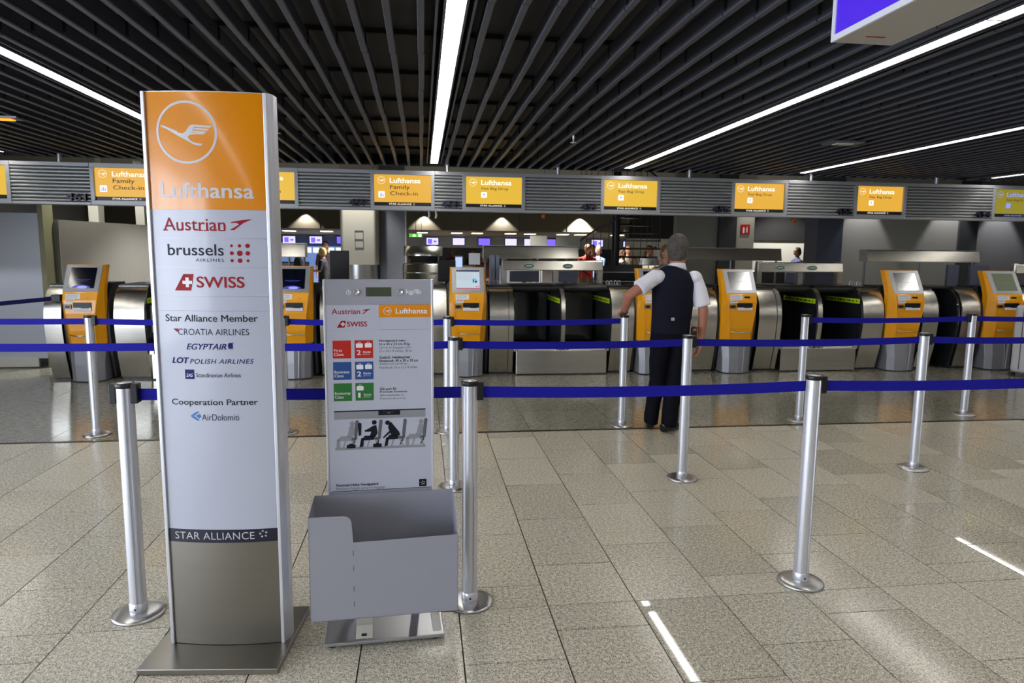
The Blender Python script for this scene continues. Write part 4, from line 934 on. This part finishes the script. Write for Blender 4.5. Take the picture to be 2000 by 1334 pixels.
# trousers, shoes, belt radio, watch
tr = MB()
tr.loft([W_(2.13, 5.70, .93), W_(2.13, 5.70, .86), W_(2.13, 5.695, .80), W_(2.13, 5.695, .76)], [(.160, .115), (.168, .122), (.168, .125), (.14, .11)], 26, up=(1, 0, 0))
tr.loft([W_(2.05, 5.70, .82), W_(2.045, 5.70, .70), W_(2.035, 5.71, .45), W_(2.015, 5.73, .25), W_(2.005, 5.745, .10), W_(2.003, 5.75, .055)], [(.09, .105), (.087, .10), (.068, .08), (.063, .075), (.062, .075), (.06, .075)], 20, up=(1, 0, 0))
tr.loft([W_(2.21, 5.69, .82), W_(2.205, 5.685, .70), W_(2.175, 5.66, .45), W_(2.14, 5.63, .25), W_(2.12, 5.61, .10), W_(2.118, 5.61, .055)], [(.09, .105), (.087, .10), (.072, .084), (.07, .08), (.068, .085), (.066, .085)], 20, up=(1, 0, 0))
trs_m = mat('black_trousers', (9, 10, 20), .8, bump=(7, .6, (1, 1, .3)), spec=.15)
solid('trousers', tr, trs_m, man, .008, 3, disp=(.10, .014))
def shoe(x, y, ang):
    b = MB(); d = Vector((math.sin(ang), math.cos(ang), 0)); p = Vector(W_(x, y, 0))
    b.loft([p-d*.06+Vector((0, 0, .045)), p-d*.01+Vector((0, 0, .05)), p+d*.08+Vector((0, 0, .042)), p+d*.16+Vector((0, 0, .032)), p+d*.205+Vector((0, 0, .026))], [(.032, .040), (.036, .045), (.042, .038), (.040, .028), (.024, .02)], 16, up=(d.y, -d.x, 0))
    b.loft([p+Vector((0, 0, .05)), p+Vector((0, 0, .10))], [.04, .037], 14)
    s = solid('shoe', b, mat('black_leather', (12, 12, 16), .25), man, .006, 3)
    for v in s.data.vertices: v.co.z = max(v.co.z, .004)
shoe(2.0, 5.755, .25); shoe(2.10, 5.62, .95)
obj('belt_radio', MB().box(.155, .205, -.125, -.095, .845, .925), black_pl, man, .008, label='black radio with a small orange label'); obj('radio_label', MB().box(.168, .196, -.1275, -.1255, .89, .91), mat('radio_orange', (190, 90, 50), .5), man)
def ringband(c, d, r, w, m_, nm):
    c, d = Vector(c), Vector(d).normalized(); obj(nm, MB().loft([c-d*w, c+d*w], r, 16), m_, man)
ringband(RWr, (0, .05, -.2), .031, .009, steel_base, 'watch'); ringband(LWr, (.02, .13, -.05), .030, .008, black_pl, 'wristband')

# --- people farther back: same construction, fewer details
SKN = mat('skin_far', (186, 132, 110), .55); SKD = mat('dark_skin', (96, 62, 48), .5)
def person(x, y, face, label, h=1.72, top=(60, 60, 70), pants=(34, 36, 46), hair=(50, 38, 30), sk=None, pose='down', long=False, vox=.012, loc_label=None, z0=0.):
    k = h/1.75; t = thing('person', label, 'person', (x, y, z0), face); sk = sk or SKN
    b = MB(); V = lambda *a: tuple(v*k for v in a)
    b.loft([V(0, 0, .95), V(0, 0, 1.2), V(0, 0, 1.38), V(0, 0, 1.44), V(0, 0, 1.5), V(0, .015, 1.58)], [(.12, .08), (.14, .09), (.14, .08), (.08, .07), (.055, .055), (.05, .05)], 14, up=(1, 0, 0))
    b.ell(V(0, .02, 1.64), V(.075, .095, .115), 10); b.loft([V(0, .10, 1.63), V(0, .125, 1.61)], [.01, .014], 6)
    b.loft([V(0, .07, 1.59), V(0, .09, 1.56)], [.05, .025], 8)
    for s in (-1, 1): b.ell(V(s*.078, .01, 1.63), V(.01, .02, .03), 5)
    E_ = MB()
    for s in (-1, 1): E_.ell(V(s*.03, .106, 1.655), V(.012, .008, .007), 6); E_.box(*[v*k for v in (s*.03-.016, s*.03+.016, .100, .112, 1.672, 1.678)])
    E_.box(*[v*k for v in (-.022, .022, .10, .113, 1.577, 1.583)]); obj('face_features', E_, mat('face_dark', (60, 36, 30), .6), t)
    S = MB(); S.loft([V(0, 0, .86), V(0, 0, .95), V(0, 0, 1.1), V(0, 0, 1.25), V(0, 0, 1.36), V(0, 0, 1.43), V(0, 0, 1.47)], [(.165, .12), (.165, .12), (.165, .12), (.18, .125), (.185, .11), (.12, .09), (.07, .07)], 18, up=(1, 0, 0))
    for s in (-1, 1):
        sh_ = V(s*.185, 0, 1.38)
        if pose == 'down': el, wr, hd = V(s*.235, -.02, 1.1), V(s*.23, .06, .85), (0, .1, -1)
        elif pose == 'fold': el, wr, hd = V(s*.24, .03, 1.12), V(s*.07, .25, 1.12), (-s*.6, .6, 0)
        elif pose == 'fwd': el, wr, hd = V(s*.23, .10, 1.12), V(s*.16, .34, 1.15), (0, 1, .1)
        else: el, wr, hd = (V(s*.25, .12, 1.22), V(s*.12, .22, 1.47), (-s*.2, .2, 1)) if s < 0 else (V(s*.235, -.02, 1.1), V(s*.23, .06, .85), (0, .1, -1))
        b.loft(arm_pts(sh_, el, wr), [.05, .045, .038, .035, .026], 10); hand(b, wr, hd, (-s, 0, 0) if pose == 'down' else (0, 0, -1), .17, 1, .3)
        S.loft([V(s*.12, 0, 1.38), sh_, mid(sh_, el, .5), mid(sh_, el, .95)], [.06, .065, .06, .055], 12)
    solid('body', b, sk, t, vox*.6, 2); solid('top', S, mat('top', top, .8), t, vox, 2, disp=(.1, .01))
    T = MB(); T.loft([V(0, 0, .93), V(0, 0, .85), V(0, 0, .78)], [(.155, .11), (.17, .125), (.15, .11)], 16, up=(1, 0, 0))
    for s in (-1, 1): T.loft([V(s*.085, 0, .84), V(s*.09, .01, .5), V(s*.1, -.02, .07)], [(.09, .1), (.07, .075), (.055, .06)], 12, up=(1, 0, 0))
    solid('trousers', T, mat('trousers', pants, .8), t, vox, 2)
    for s in (-1, 1): obj('shoe', MB().loft([V(s*.1, -.07, .05), V(s*.1, .02, .05), V(s*.105, .14, .035), V(s*.108, .19, .03)], [(.035, .045), (.042, .045), (.042, .032), (.02, .02)], 12, up=(1, 0, 0)), black_pl, t)
    H = MB(); H.ell(V(0, -.0, 1.67), V(.086, .098, .10), 10); H.ell(V(0, -.035, 1.62), V(.08, .07, .10 if not long else .15), 10)
    if hair: 
        ho = solid('hair', H, mat('hair', hair, .75), t, vox*.8, 2, disp=(.03, .012)); bm = bmesh.new(); bm.from_mesh(ho.data)
        bmesh.ops.delete(bm, geom=[v for v in bm.verts if v.co.y > .045*k and v.co.z < 1.70*k], context='VERTS'); bm.to_mesh(ho.data); bm.free()
    return t
person(-2.48, 18, PI/2*.9, 'blonde woman in a dark jacket holding papers, left of the round column', 1.60, (22, 24, 36), (20, 22, 30), (214, 190, 120), pose='fold')
person(-3.15, 18.4, -PI/2*.8, 'brown-haired woman in black bending towards the blonde woman', 1.62, (18, 18, 26), (20, 20, 28), (120, 84, 44), pose='fold')
person(-2.62, 19.6, PI, 'dark-haired man standing behind the two women in dark jackets', 1.78, (50, 40, 46), (30, 30, 40), (24, 20, 20))
person(-2.15, 20.2, PI*.9, 'dark-haired man in a navy shirt beside the round column', 1.72, (34, 38, 70), (30, 30, 40), (24, 20, 20))
person(4.36, 18, PI, 'man in a bright red shirt behind the stairs railing', 1.76, (196, 36, 24), (110, 96, 76), (90, 60, 50), pose='down')
person(4.92, 19, PI*.7, 'man in a light blue shirt beside the red-shirted man', 1.72, (110, 150, 200), (50, 50, 60), (150, 130, 110), pose='fwd')
person(5.32, 18, PI*1.2, 'woman in white with brown hair right of the stair pole', 1.62, (210, 205, 200), (60, 60, 70), (70, 44, 30), long=True)
person(5.66, 18.6, PI, 'person in beige with a red striped scarf behind the stairs', 1.74, (150, 136, 116), (70, 60, 60), (150, 100, 60), pose='fold')
person(6.05, 18, PI*.8, 'man in a grey shirt with a black shoulder bag', 1.75, (150, 152, 156), (30, 32, 44), (60, 50, 42))
person(6.5, 19.5, PI*1.3, 'person in white near the raised paper sheet', 1.62, (196, 190, 184), (50, 50, 60), (130, 90, 60))
person(3.54, 9.75, PI*1.1, 'person in a grey patterned shirt standing behind the kiosk hidden by the man', 1.66, (120, 122, 130), (40, 42, 52), (110, 84, 66), pose='up')
person(10.3, 18, PI/2, 'dark-skinned man in a navy shirt in profile before the pale wall', 1.74, (30, 34, 74), (30, 30, 40), (30, 22, 20), sk=SKD, pose='fwd')
person(5.1, 20.4, PI*.9, 'person in dark green seen through the stair railing, farther back', 1.78, (50, 70, 56), (40, 40, 50), (60, 44, 34))
person(5.9, 20.2, PI*1.1, 'person in cream with fair hair at the back of the queue by the stairs', 1.70, (206, 190, 160), (90, 80, 70), (180, 150, 100), long=True)
person(7.0, 20.3, PI*.8, 'person in a salmon top right of the raised paper sheet', 1.74, (196, 130, 110), (50, 50, 60), (90, 60, 44), pose='up')
person(.35, 22, PI, 'dark-haired person in the queue left of the page-screen kiosk', 1.66, (40, 60, 80), (30, 30, 40), (22, 20, 22))
person(1.0, 22.5, PI*1.1, 'person with light brown hair in the far queue', 1.64, (150, 60, 50), (40, 40, 50), (150, 130, 90))
person(1.6, 22, PI*.9, 'person with black hair in the far queue beside a white sign', 1.62, (60, 40, 40), (40, 40, 50), (20, 18, 18))
person(1.22, 13.5, PI, 'person in a brown jacket sitting low behind the page-screen kiosk', 1.60, (110, 60, 34), (60, 40, 30), (110, 100, 94), pose='fold', z0=0.)
person(-7.35, 16, PI*.8, 'person in white and violet glimpsed left of the tall orange sign', 1.70, (70, 60, 150), (60, 60, 80), (200, 180, 150), pose='fwd')
person(-.30, 14.5, PI, 'traveller in a dark red top behind the steel drum counter', 1.45, (140, 50, 44), (60, 60, 60), (70, 60, 40))
person(8.42, 8.05, PI*1.1, 'traveller in black at the right edge, beside a pale suitcase', 1.50, (20, 20, 26), (30, 30, 36), (40, 30, 26), pose='fwd')

t = thing('suitcase', 'pale suitcase standing at the right edge behind the barrier', 'suitcase', (7.86, 7.95, 0), .3)
sb = MB(); sb.box(-.20, .20, -.12, .12, .05, .93); obj('shell', sb, mat('pale_shell', (214, 214, 220), .35), t, .05, 5)
obj('trim', MB().box(-.203, .203, -.006, .006, .1, .9), ink_grey, t)
for s in (-1, 1):
    for y in (-.08, .08): obj('wheel', MB().loft([(s*.16-.012, y, .025), (s*.16+.012, y, .025)], .025, 14), black_pl, t)
obj('handle', MB().loft([(-.06, 0, .93), (-.05, 0, .97), (.05, 0, .97), (.06, 0, .93)], .01, 8), black_pl, t)

# ---------------------------------------------------------------- desks and structures behind the counters
def sign_beam(x0, x1, y, label, z0=1.45, z1=1.63, poles=None, d=.22, m_=None):
    t = thing('counter_canopy', label, 'canopy', (0, 0, 0), 0, 'steel box canopies behind the counters')
    obj('canopy_box', MB().prism_x([(y-.005, z0), (y+d, z0), (y+d, z1), (y+.035, z1)], x0, x1), m_ or steel, t, .01)
    obj('rim', MB().box(x0+.003, x1-.003, y+.038, y+d, z1, z1+.008), steel_base, t)
    for px in poles or (x0+.03, x1-.03, (x0+x1)/2): obj('pole', MB().loft([(px, y+d/2, 0.0), (px, y+d/2, z0)], .016, 10), alu_dark, t)
sign_beam(.89, 2.29, 10., 'steel box canopy above the lanes with oval emblems')
sign_beam(3.93, 5.47, 10., 'dark steel box canopy right of the man\'s head', m_=mat('shaded_steel', (110, 106, 100), .4, .9))  # same steel as the other canopies, shade put into its colour
sign_beam(6.89, 8.83, 10., 'steel box canopy with a diagonal reflection, before the scalloped wall')
sign_beam(-2.09, -1.62, 10., 'pale steel box canopy just right of the tall orange sign', z0=1.44, z1=1.63)
sign_beam(-3.55, -3.05, 10.1, 'steel box canopy hidden behind the tall orange sign', z0=1.44, z1=1.62)
def desk(x0, x1, y0, y1, h, label, m_=None):
    t = thing('staff_desk', label, 'desk', (0, 0, 0)); obj('top', MB().box(x0, x1, y0, y1, h-.03, h), m_ or kdark, t, .004)
    obj('front_panel', MB().box(x0+.03, x1-.03, y0+.05, y0+.08, 0, h-.03), kgrey, t); obj('side_panel', MB().box(x0, x0+.03, y0, y1, 0, h-.03), kgrey, t); obj('side_panel', MB().box(x1-.03, x1, y0, y1, 0, h-.03), kgrey, t)
desk(.2, 2.7, 9.56, 9.96, .98, 'dark staff desk behind the lanes with oval emblems')
desk(3.9, 5.7, 9.56, 9.96, .98, 'dark staff desk behind the lanes right of the man'); desk(6.6, 9.2, 9.56, 9.96, .98, 'dark staff desk under the rightmost canopy')
desk(-2.4, -1.0, 9.56, 9.96, .98, 'dark staff desk behind the second kiosk')
def monitor(x, y, z, w, h, label, rz=0, m_=None, front=None, base=.98):
    t = thing('monitor', label, 'monitor', (x, y, z), rz)
    obj('casing', MB().box(-w/2, w/2, 0, .05, 0, h), m_ or mat('monitor_grey', (92, 96, 116), .5), t, .008)
    if front: obj('screen', MB().box(-w/2+.012, w/2-.012, -.003, 0, .015, h-.015), front, t)
    sf = MB(); sf.box(-.03, .03, .02, .04, base-z+.012, 0); sf.box(-.07, .07, -.03, .09, base-z, base-z+.012); obj('stand', sf, black_pl, t)
monitor(1.44, 9.66, 1.125, .42, .16, 'grey monitor back under the left oval emblem'); monitor(2.03, 9.66, 1.125, .36, .16, 'grey monitor back under the right oval emblem')
monitor(4.75, 9.66, 1.125, .36, .16, 'grey monitor back right of the shining kiosk'); monitor(5.52, 9.66, 1.125, .3, .16, 'grey monitor back under the right-hand arch beside the navy column')
for x, lb in ((1.06, 'left of the emblem arch'), (2.38, 'right end of the emblem arch')):
    pass
tag(obj('file_stand', MB().box(.90, .95, 9.02, 9.28, 1.122, 1.5).box(.96, 1.01, 9.02, 9.28, 1.122, 1.5), mat('blue_grey_file', (104, 112, 132), .5), bevel=.004), 'pair of tall blue-grey upright panels left of the emblem arch', 'panel')
for x0, x1, lb in ((7.75, 7.93, 'left'), (8.12, 8.42, 'right')): tag(obj('desk_divider', MB().box(x0, x1, 9.35, 9.40, 0, 1.42), mat('blue_grey_divider', (88, 92, 112), .5), bevel=.004), lb+' blue-grey desk divider beside the rightmost kiosk', 'panel')
monitor(.345, 9.7, 1.12, .25, .30, 'black monitor back just left of the page-screen kiosk', m_=black_pl)
monitor(.52, 9.8, 1.30, .12, .18, 'small lit monitor above the page-screen kiosk', front=mat('blue_white_screen', (60, 70, 90), .4, emis=(180, 205, 250), es=.9))
monitor(-1.13, 9.8, 1.12, .26, .42, 'tall black monitor left of the round column', m_=black_pl)
def plate(name, x0, x1, y, z0, z1, m_, lb, cat, d=.03): return tag(obj(name, MB().box(x0, x1, y, y+d, z0, z1), m_, bevel=.003), lb, cat)
o = plate('paper_stand', .66, .82, 9.8, 1.36, 1.52, paper, 'white paper sign on a stand above the page-screen kiosk', 'sign', .01); obj('stand_leg', MB().box(.735, .75, 9.812, 9.824, .98, 1.4), alu_dark, o)
# pen holders and small things on the worktops
def pens(x, lb):
    t = thing('hook_rack', lb, 'hook rack', (x, 8.85, 1.122)); obj('bar', MB().box(-.11, .11, -.015, .015, 0, .01), alu_dark, t)
    for dx in (-.08, -.03, .03, .08): obj('hook', MB().loft([(dx-.015, 0, .005), (dx-.015, 0, .05), (dx, 0, .065), (dx+.015, 0, .05), (dx+.015, 0, .005)], .004, 8), steel_base, t)
pens(-3.2, 'small wire hooks on the counter left of the tall orange sign'); pens(2.5, 'small wire hooks on the counter by the man\'s elbow'); pens(.92, 'small wire hooks on the counter right of the page-screen kiosk'); pens(5.95, 'small wire hooks on the counter left of the kiosk before the scalloped wall')
# steel drum counters left of centre
t = thing('drum_counter', 'round brushed steel drum counter behind the scale sign', 'counter', (.02, 11.3, 0))
obj('drum', MB().lathe([(.33, 0), (.33, 1.33), (.3, 1.35), (.0001, 1.35)], n=40), steel, t); obj('seam_ring', MB().lathe([(.334, 1.2), (.334, 1.21)], n=40), steel_base, t)
obj('canopy_ring', MB().lathe([(.31, 1.47), (.31, 1.62), (.29, 1.62), (.29, 1.47), (.31, 1.47)], n=40), steel, t); obj('pole', MB().loft([(.25, 0, 1.33), (.25, 0, 1.5)], .012, 8), alu_dark, t); obj('pole', MB().loft([(-.25, 0, 1.33), (-.25, 0, 1.5)], .012, 8), alu_dark, t)
# round column with cladding, and the grey slab beside it
t = thing('round_column', 'round column clad in pale panels above a polished steel collar', 'column', (-1.03, 12, 0))
obj('steel_shaft', MB().lathe([(.29, 0), (.29, 1.36)], n=48), steel_base, t); rp = []
for sx_, sy_ in ((1, -1), (1, 1), (-1, 1), (-1, -1)):
    a0 = {(1, -1): -90, (1, 1): 0, (-1, 1): 90, (-1, -1): 180}[(sx_, sy_)]
    for k in range(7): a = math.radians(a0+15*k); rp.append((sx_*.24+.07*math.cos(a), sy_*.10+.2*math.sin(a)))
obj('cladding', MB().prism_z(rp, 1.31, cz2, 0, False), mat('pale_cladding', (190, 188, 178), .45), t, .004)
fr = MB(); 
for a_ in ((-.06, .08, 1.86, 1.87), (-.06, .08, 1.72, 1.73), (-.06, .08, 1.58, 1.59), (-.06, -.052, 1.58, 1.87), (.072, .08, 1.58, 1.87)): fr.box(a_[0], a_[1], -.31, -.298, a_[2], a_[3])
obj('sticker_frame', fr, ink_grey, t)
tag(box('wall_slab', None, mat('slab_grey', (112, 116, 126), .45), -.71, -.28, 12.05, 12.35, 0, cz2), 'grey flat wall slab right of the round column', 'column')
tag(box('wall_slab', None, mat('slab_edge', (190, 190, 186), .45), -.28, -.262, 12.05, 12.4, 0, cz2), 'thin pale edge strip on the grey wall slab', 'trim')
# spiral stair
t = thing('spiral_stair', 'black metal spiral stair with railing behind the man', 'stair', (3.7, 13, 0))
obj('pole', MB().loft([(0, 0, 0), (0, 0, cz2)], .075, 18), black_pl, t)
for k in range(-4, 15):
    a = -2.9+k*.36; z = .68+.155*k; ca, sa = math.cos(a), math.sin(a); cb_, sb_ = math.cos(a+.40), math.sin(a+.40)
    tb = MB(); tb.add([(0, 0, z), (.85*ca, .85*sa, z), (.85*cb_, .85*sb_, z), (0, 0, z+.035), (.85*ca, .85*sa, z+.035), (.85*cb_, .85*sb_, z+.035)], [(0, 2, 1), (3, 4, 5), (0, 1, 4, 3), (1, 2, 5, 4), (2, 0, 3, 5)]); obj('tread', tb, black_pl, t)
    for q in (0, .18): obj('baluster', MB().loft([(.83*math.cos(a+q), .83*math.sin(a+q), z), (.83*math.cos(a+q), .83*math.sin(a+q), z+.98+q*.43)], .006, 6), black_pl, t)
obj('handrail', MB().loft([(.83*math.cos(-2.9+k*.18), .83*math.sin(-2.9+k*.18), 1.70+.0775*k) for k in range(-8, 30)], .018, 8), black_pl, t)
t = thing('leaflet_rack', 'black leaflet rack holding pale leaflets left of the man\'s elbow', 'rack', (3.93, 11.9, 0))
obj('frame', MB().box(-.9, .45, .05, .08, 0, 1.32), black_pl, t)
for k in range(4):
    obj('shelf', MB().box(-.9, .45, -.1, .08, .72+k*.16, .735+k*.16), alu_dark, t)
    for j in range(4): obj('leaflet', MB().box(-.05+j*.12, .05+j*.12, -.03, -.01, .74+k*.16, .85+k*.16), mat('leaflet_cream', (206, 200, 176), .6) if (k, j) == (0, 0) else bpy.data.materials['leaflet_cream'], t)
# walls and columns to the right
DW = mat('panel_wall_grey', (120, 120, 118), .55)
struct(box('wall_panel', None, DW, 5.29, 6.18, 14, 14.2, 0, cz2)); struct(box('trim_4', None, wall_dk, 6.18, 6.56, 13.9, 14.2, 0, cz2))
wp2 = struct(box('wall_panel', None, mat('pale_wall_panel', (168, 166, 158), .5), 6.56, 7.0, 14, 14.3, 0, cz2))
t = thing('fire_sign', 'red square fire extinguisher sign on the pale wall', 'sign', (6.79, 13.98, 0)); obj('plate', MB().box(-.1, .1, 0, .015, 1.96, 2.17), mat('sign_red', (180, 24, 30), .4), t)
q = MB(); ff = flat(-.001); rect(q, (-.055, -.015, 1.99, 2.08), ff); disc(q, -.035, 2.095, .018, ff); rect(q, (.02, .05, 2.0, 2.1), ff); rect(q, (.03, .055, 2.11, 2.125), ff); obj('pictogram', q, ink_white, t)
struct(box('wall_band', None, white_w, 7.0, 20, 23.2, 23.4, 0, 2.05)); struct(box('trim_5', None, mesh_m, 7.0, 20, 23.0, 23.4, 2.05, cz2))
tag(box('navy_column', None, wall_nv, 8.38, 8.96, 13.9, 14.4, 0, cz2), 'dark blue-grey column right of the profile man', 'column')
struct(box('wall_panel', None, mat('scallop_wall_grey', (140, 140, 140), .5), 8.96, 11.75, 14.0, 14.3, 0, cz2)); struct(box('trim_6', None, wall_dk, 11.75, 12.2, 13.95, 14.3, 0, cz2))
struct(box('wall_panel', None, mat('scallop_wall_dark', (110, 112, 118), .5), 12.2, 17.5, 14.1, 14.4, 0, cz2))
for x, lb in ((2.03, 'left'), (2.55, 'right')):
    plate('hanging_panel', x-.15 if lb == 'left' else x-.2, x+.15 if lb == 'left' else x+.22, 12, 1.64, 1.83, mat('satin_panel', (160, 160, 150), .4, .4), lb+' pale panel above the steel canopy with oval emblems', 'panel')
    obj('panel_pole', MB().loft([(x, 12.1, 0), (x, 12.1, 1.65)], .015, 8), alu_dark, bpy.data.objects['hanging_panel' if lb == 'left' else 'hanging_panel.001'])
# far check-in row with monitors
far_f = struct(box('wall_far_fascia', None, mat('far_fascia', (165, 170, 180), .5, .3), -14, 17, 37.5, 37.8, 1.75, 2.35))
lv = mat('far_screen_lavender', (60, 60, 90), .4, emis=(206, 200, 255), es=1.2)
vi = mat('far_screen_violet', (60, 60, 120), .4, emis=(120, 100, 240), es=1.1)
fx = [-8.6, -6.84, -5.49, -4.1, .57, 1.97, 3.35, 4.8, 5.85, 6.95, 9.6, 11.4, 13.2]
for i, x in enumerate(fx):
    a = 'small lit screen on the far fascia, '+['behind the pylon', 'above the blonde woman, left one', 'above the blonde woman, right one', 'touching the round column', 'above the steel drum counter', 'over the small lit monitor', 'over the page-screen kiosk', 'above the left end of the steel canopy', 'left of the hanging panels', 'between the hanging panels', 'between the stair railing and its pole', 'right of the stair pole', 'behind the man'][i]
    t = thing('far_screen', a, 'screen', (x, 37.4, 0), 0, 'screens of the far check-in row'); obj('casing', MB().box(-.33, .33, .0, .08, 1.86, 2.28), black_pl, t); obj('screen', MB().box(-.31, .31, -.01, 0, 1.9, 2.26), lv if i % 3 else vi, t)
    if i in (1, 2, 4, 10): q = MB(); ff = flat(-.013); rect(q, (-.24, -.02, 1.94, 2.2), ff); rect(q, (.06, .22, 2.02, 2.12), ff); obj('screen_picture', q, vi if i % 3 else lv, t)
plate('exit_sign', -.44, .02, 25, 2.04, 2.16, mat('exit_green', (40, 150, 50), .4, emis=(90, 200, 70), es=.9), 'small green lit escape sign beside the grey slab', 'sign'); q = MB(); ff = flat(24.99); rect(q, (-.1, -.02, 2.06, 2.14), ff); q.poly([(-.32, 2.07), (-.2, 2.07), (-.26, 2.14)], ff); obj('pictogram', q, lamp_m, bpy.data.objects['exit_sign']); obj('rod', MB().box(-.22, -.2, 25.01, 25.02, 2.16, cz2), alu_dark, bpy.data.objects['exit_sign'])
lb_ = ['left of the orange sign', 'above the far violet screens', 'right of it', 'beside the escape sign', 'above the drum', 'above the small monitor', 'above the canopy left end', 'above the canopy', 'above the canopy right end', 'by the stair rail', 'right of the stair pole']
for i, x in enumerate((-5.47, -3.95, -2.3, .03, 1.5, 2.38, 3.83, 4.68, 6.14, 6.94, 8.6)):
    t = thing('soffit_lamp', 'flat rectangular soffit lamp in the far hall, '+lb_[i], 'ceiling light', (x, 30, 2.35), 0, 'far soffit lamps'); obj('diffuser', MB().box(-.22, .22, -.3, .3, -.03, 0), lamp_m, t); obj('rim', MB().box(-.25, .25, -.33, .33, -.012, 0), soff_m, t)
# far counters, glass band and clutter
struct(box('wall_far_low', None, mat('far_low_wall', (70, 74, 86), .6), -14, 17, 38.5, 38.7, 0, 1.75))
t = thing('lit_showcase', 'row of bright white display windows far behind the women', 'display', (0, 36.5, 0)); 
for k in range(12): obj('window_pane', MB().box(-7.4+k*.38, -7.12+k*.38, 0, .04, 1.42, 1.68), w_em, t)
obj('frame', MB().box(-7.5, -2.8, .04, .1, 0, 1.74), mat('showcase_blue', (120, 150, 210), .5, emis=(120, 150, 220), es=.5), t)
for x0, x1, y, h, m_, lbl in ((-6.5, -3.3, 20.5, 1.2, wall_dk, 'dark counter behind the two women in jackets'), (-.5, 3.5, 20, 1.15, wall_gr, 'grey counter in front of the far queue'), (3.7, 7.2, 21.4, 1.1, wall_dk, 'dark counter behind the queue by the stairs'), (7.5, 12.5, 16.6, 1.12, white_w, 'pale counter before the profile man')):
    desk(x0, x1, y, y+.6, h, lbl, m_)
plate('notice_sheet', 6.32, 6.62, 18.4, 1.36, 1.66, paper, 'pale tilted sheet left of the man\'s head', 'notice', .01)
obj('stand_leg', MB().box(6.46, 6.48, 18.41, 18.43, 0, 1.5), alu_dark, bpy.data.objects['notice_sheet'])
# small orange pendants and rods under the fascia
for x, z, lb in ((1.63, 2.035, 'orange detector under the fascia above the left oval emblem'), (5.2, 2.035, 'orange detector under the fascia beside the navy column')):
    t = thing('detector', lb, 'detector', (x, FY+.35, 0)); obj('dome', MB().lathe([(.0001, z-.045), (.03, z-.03), (.035, z), (.02, z+.02)], n=16), mat('orange_plastic', (190, 80, 30), .5), t); obj('stem', MB().loft([(0, 0, z+.01), (0, 0, cz2)], .006, 8), alu_dark, t)
for x, lb in ((.09, 'left'), (.18, 'right')): tag(obj('cable_drop', MB().loft([(x, FY+.1, 1.96), (x+.01, FY+.1, 2.0), (x, FY+.1, FY and 2.06)], .012, 8), white_w), lb+' short white cable end hanging under the fascia by the middle strip light', 'cable')

# ---------------------------------------------------------------- lamps of the rear zone, some added as fill
for i, (x, y, dx) in enumerate(((-4.3, 26.82, 0), (.1, 26.82, 0), (3.1, 26.82, 0), (6.2, 26.82, 0), (8.6, 26.82, 0), (-9, 26.82, 0))):
    spot('bulkhead_spot', (x, y, 3.0), [80, 80, 80, 420, 90, 80][i], math.radians(100), blend=.3)
for x in (9.45, 11.5, 12.8): spot('wall_washer', (x, 13.80, 3.12), 140, math.radians(64), (1, .96, .9), .4)
spot('column_washer', (-1.03, 11.2, 3.1), 110, 1.2, (1, .95, .85), .6, rot=(.35, 0, 0)); spot('pale_wall_washer', (6.85, 13.7, 2.95), 30, 1.3, (1, .95, .88), .6)
spot('screen_washer', (-4.05, 10.2, 3.1), 120, 1.6, (1, .96, .86), .7, rot=(0, .35, 0)); spot('band_fill', (12.6, 21.2, 2.9), 230, 1.9, (1, .97, .92), .6, rot=(.75, 0, 0)); spot('post_fill', (-4.5, 10.3, 3.0), 90, 1.2, (1, .96, .88), .6, rot=(.9, 0, 0)); spot('partition_fill', (-5.9, 8.5, 2.6), 60, 1.9, (.9, .94, 1), .7, rot=(.8, 0, 0))  # band, post and partition spots are added fill without a fixture
for x, y, l in ((-3, 11, 6), (1.2, 11.2, 6), (5, 11.2, 6), (9, 11.2, 5)):
    spot('rear_lamp', (x, y, 3.15), 620, math.radians(100), (1, .97, .92), .6, r=.12)
for x in (-6, -1, 4, 9): spot('hall_lamp', (x, 18.5, 3.15), 1300, math.radians(112), (1, .95, .88), .6, r=.15); 
for x in (-5, 1.5, 8): spot('far_hall_lamp', (x, 33.5, 2.33), 1300, math.radians(130), (1, .96, .9), .6, r=.2)
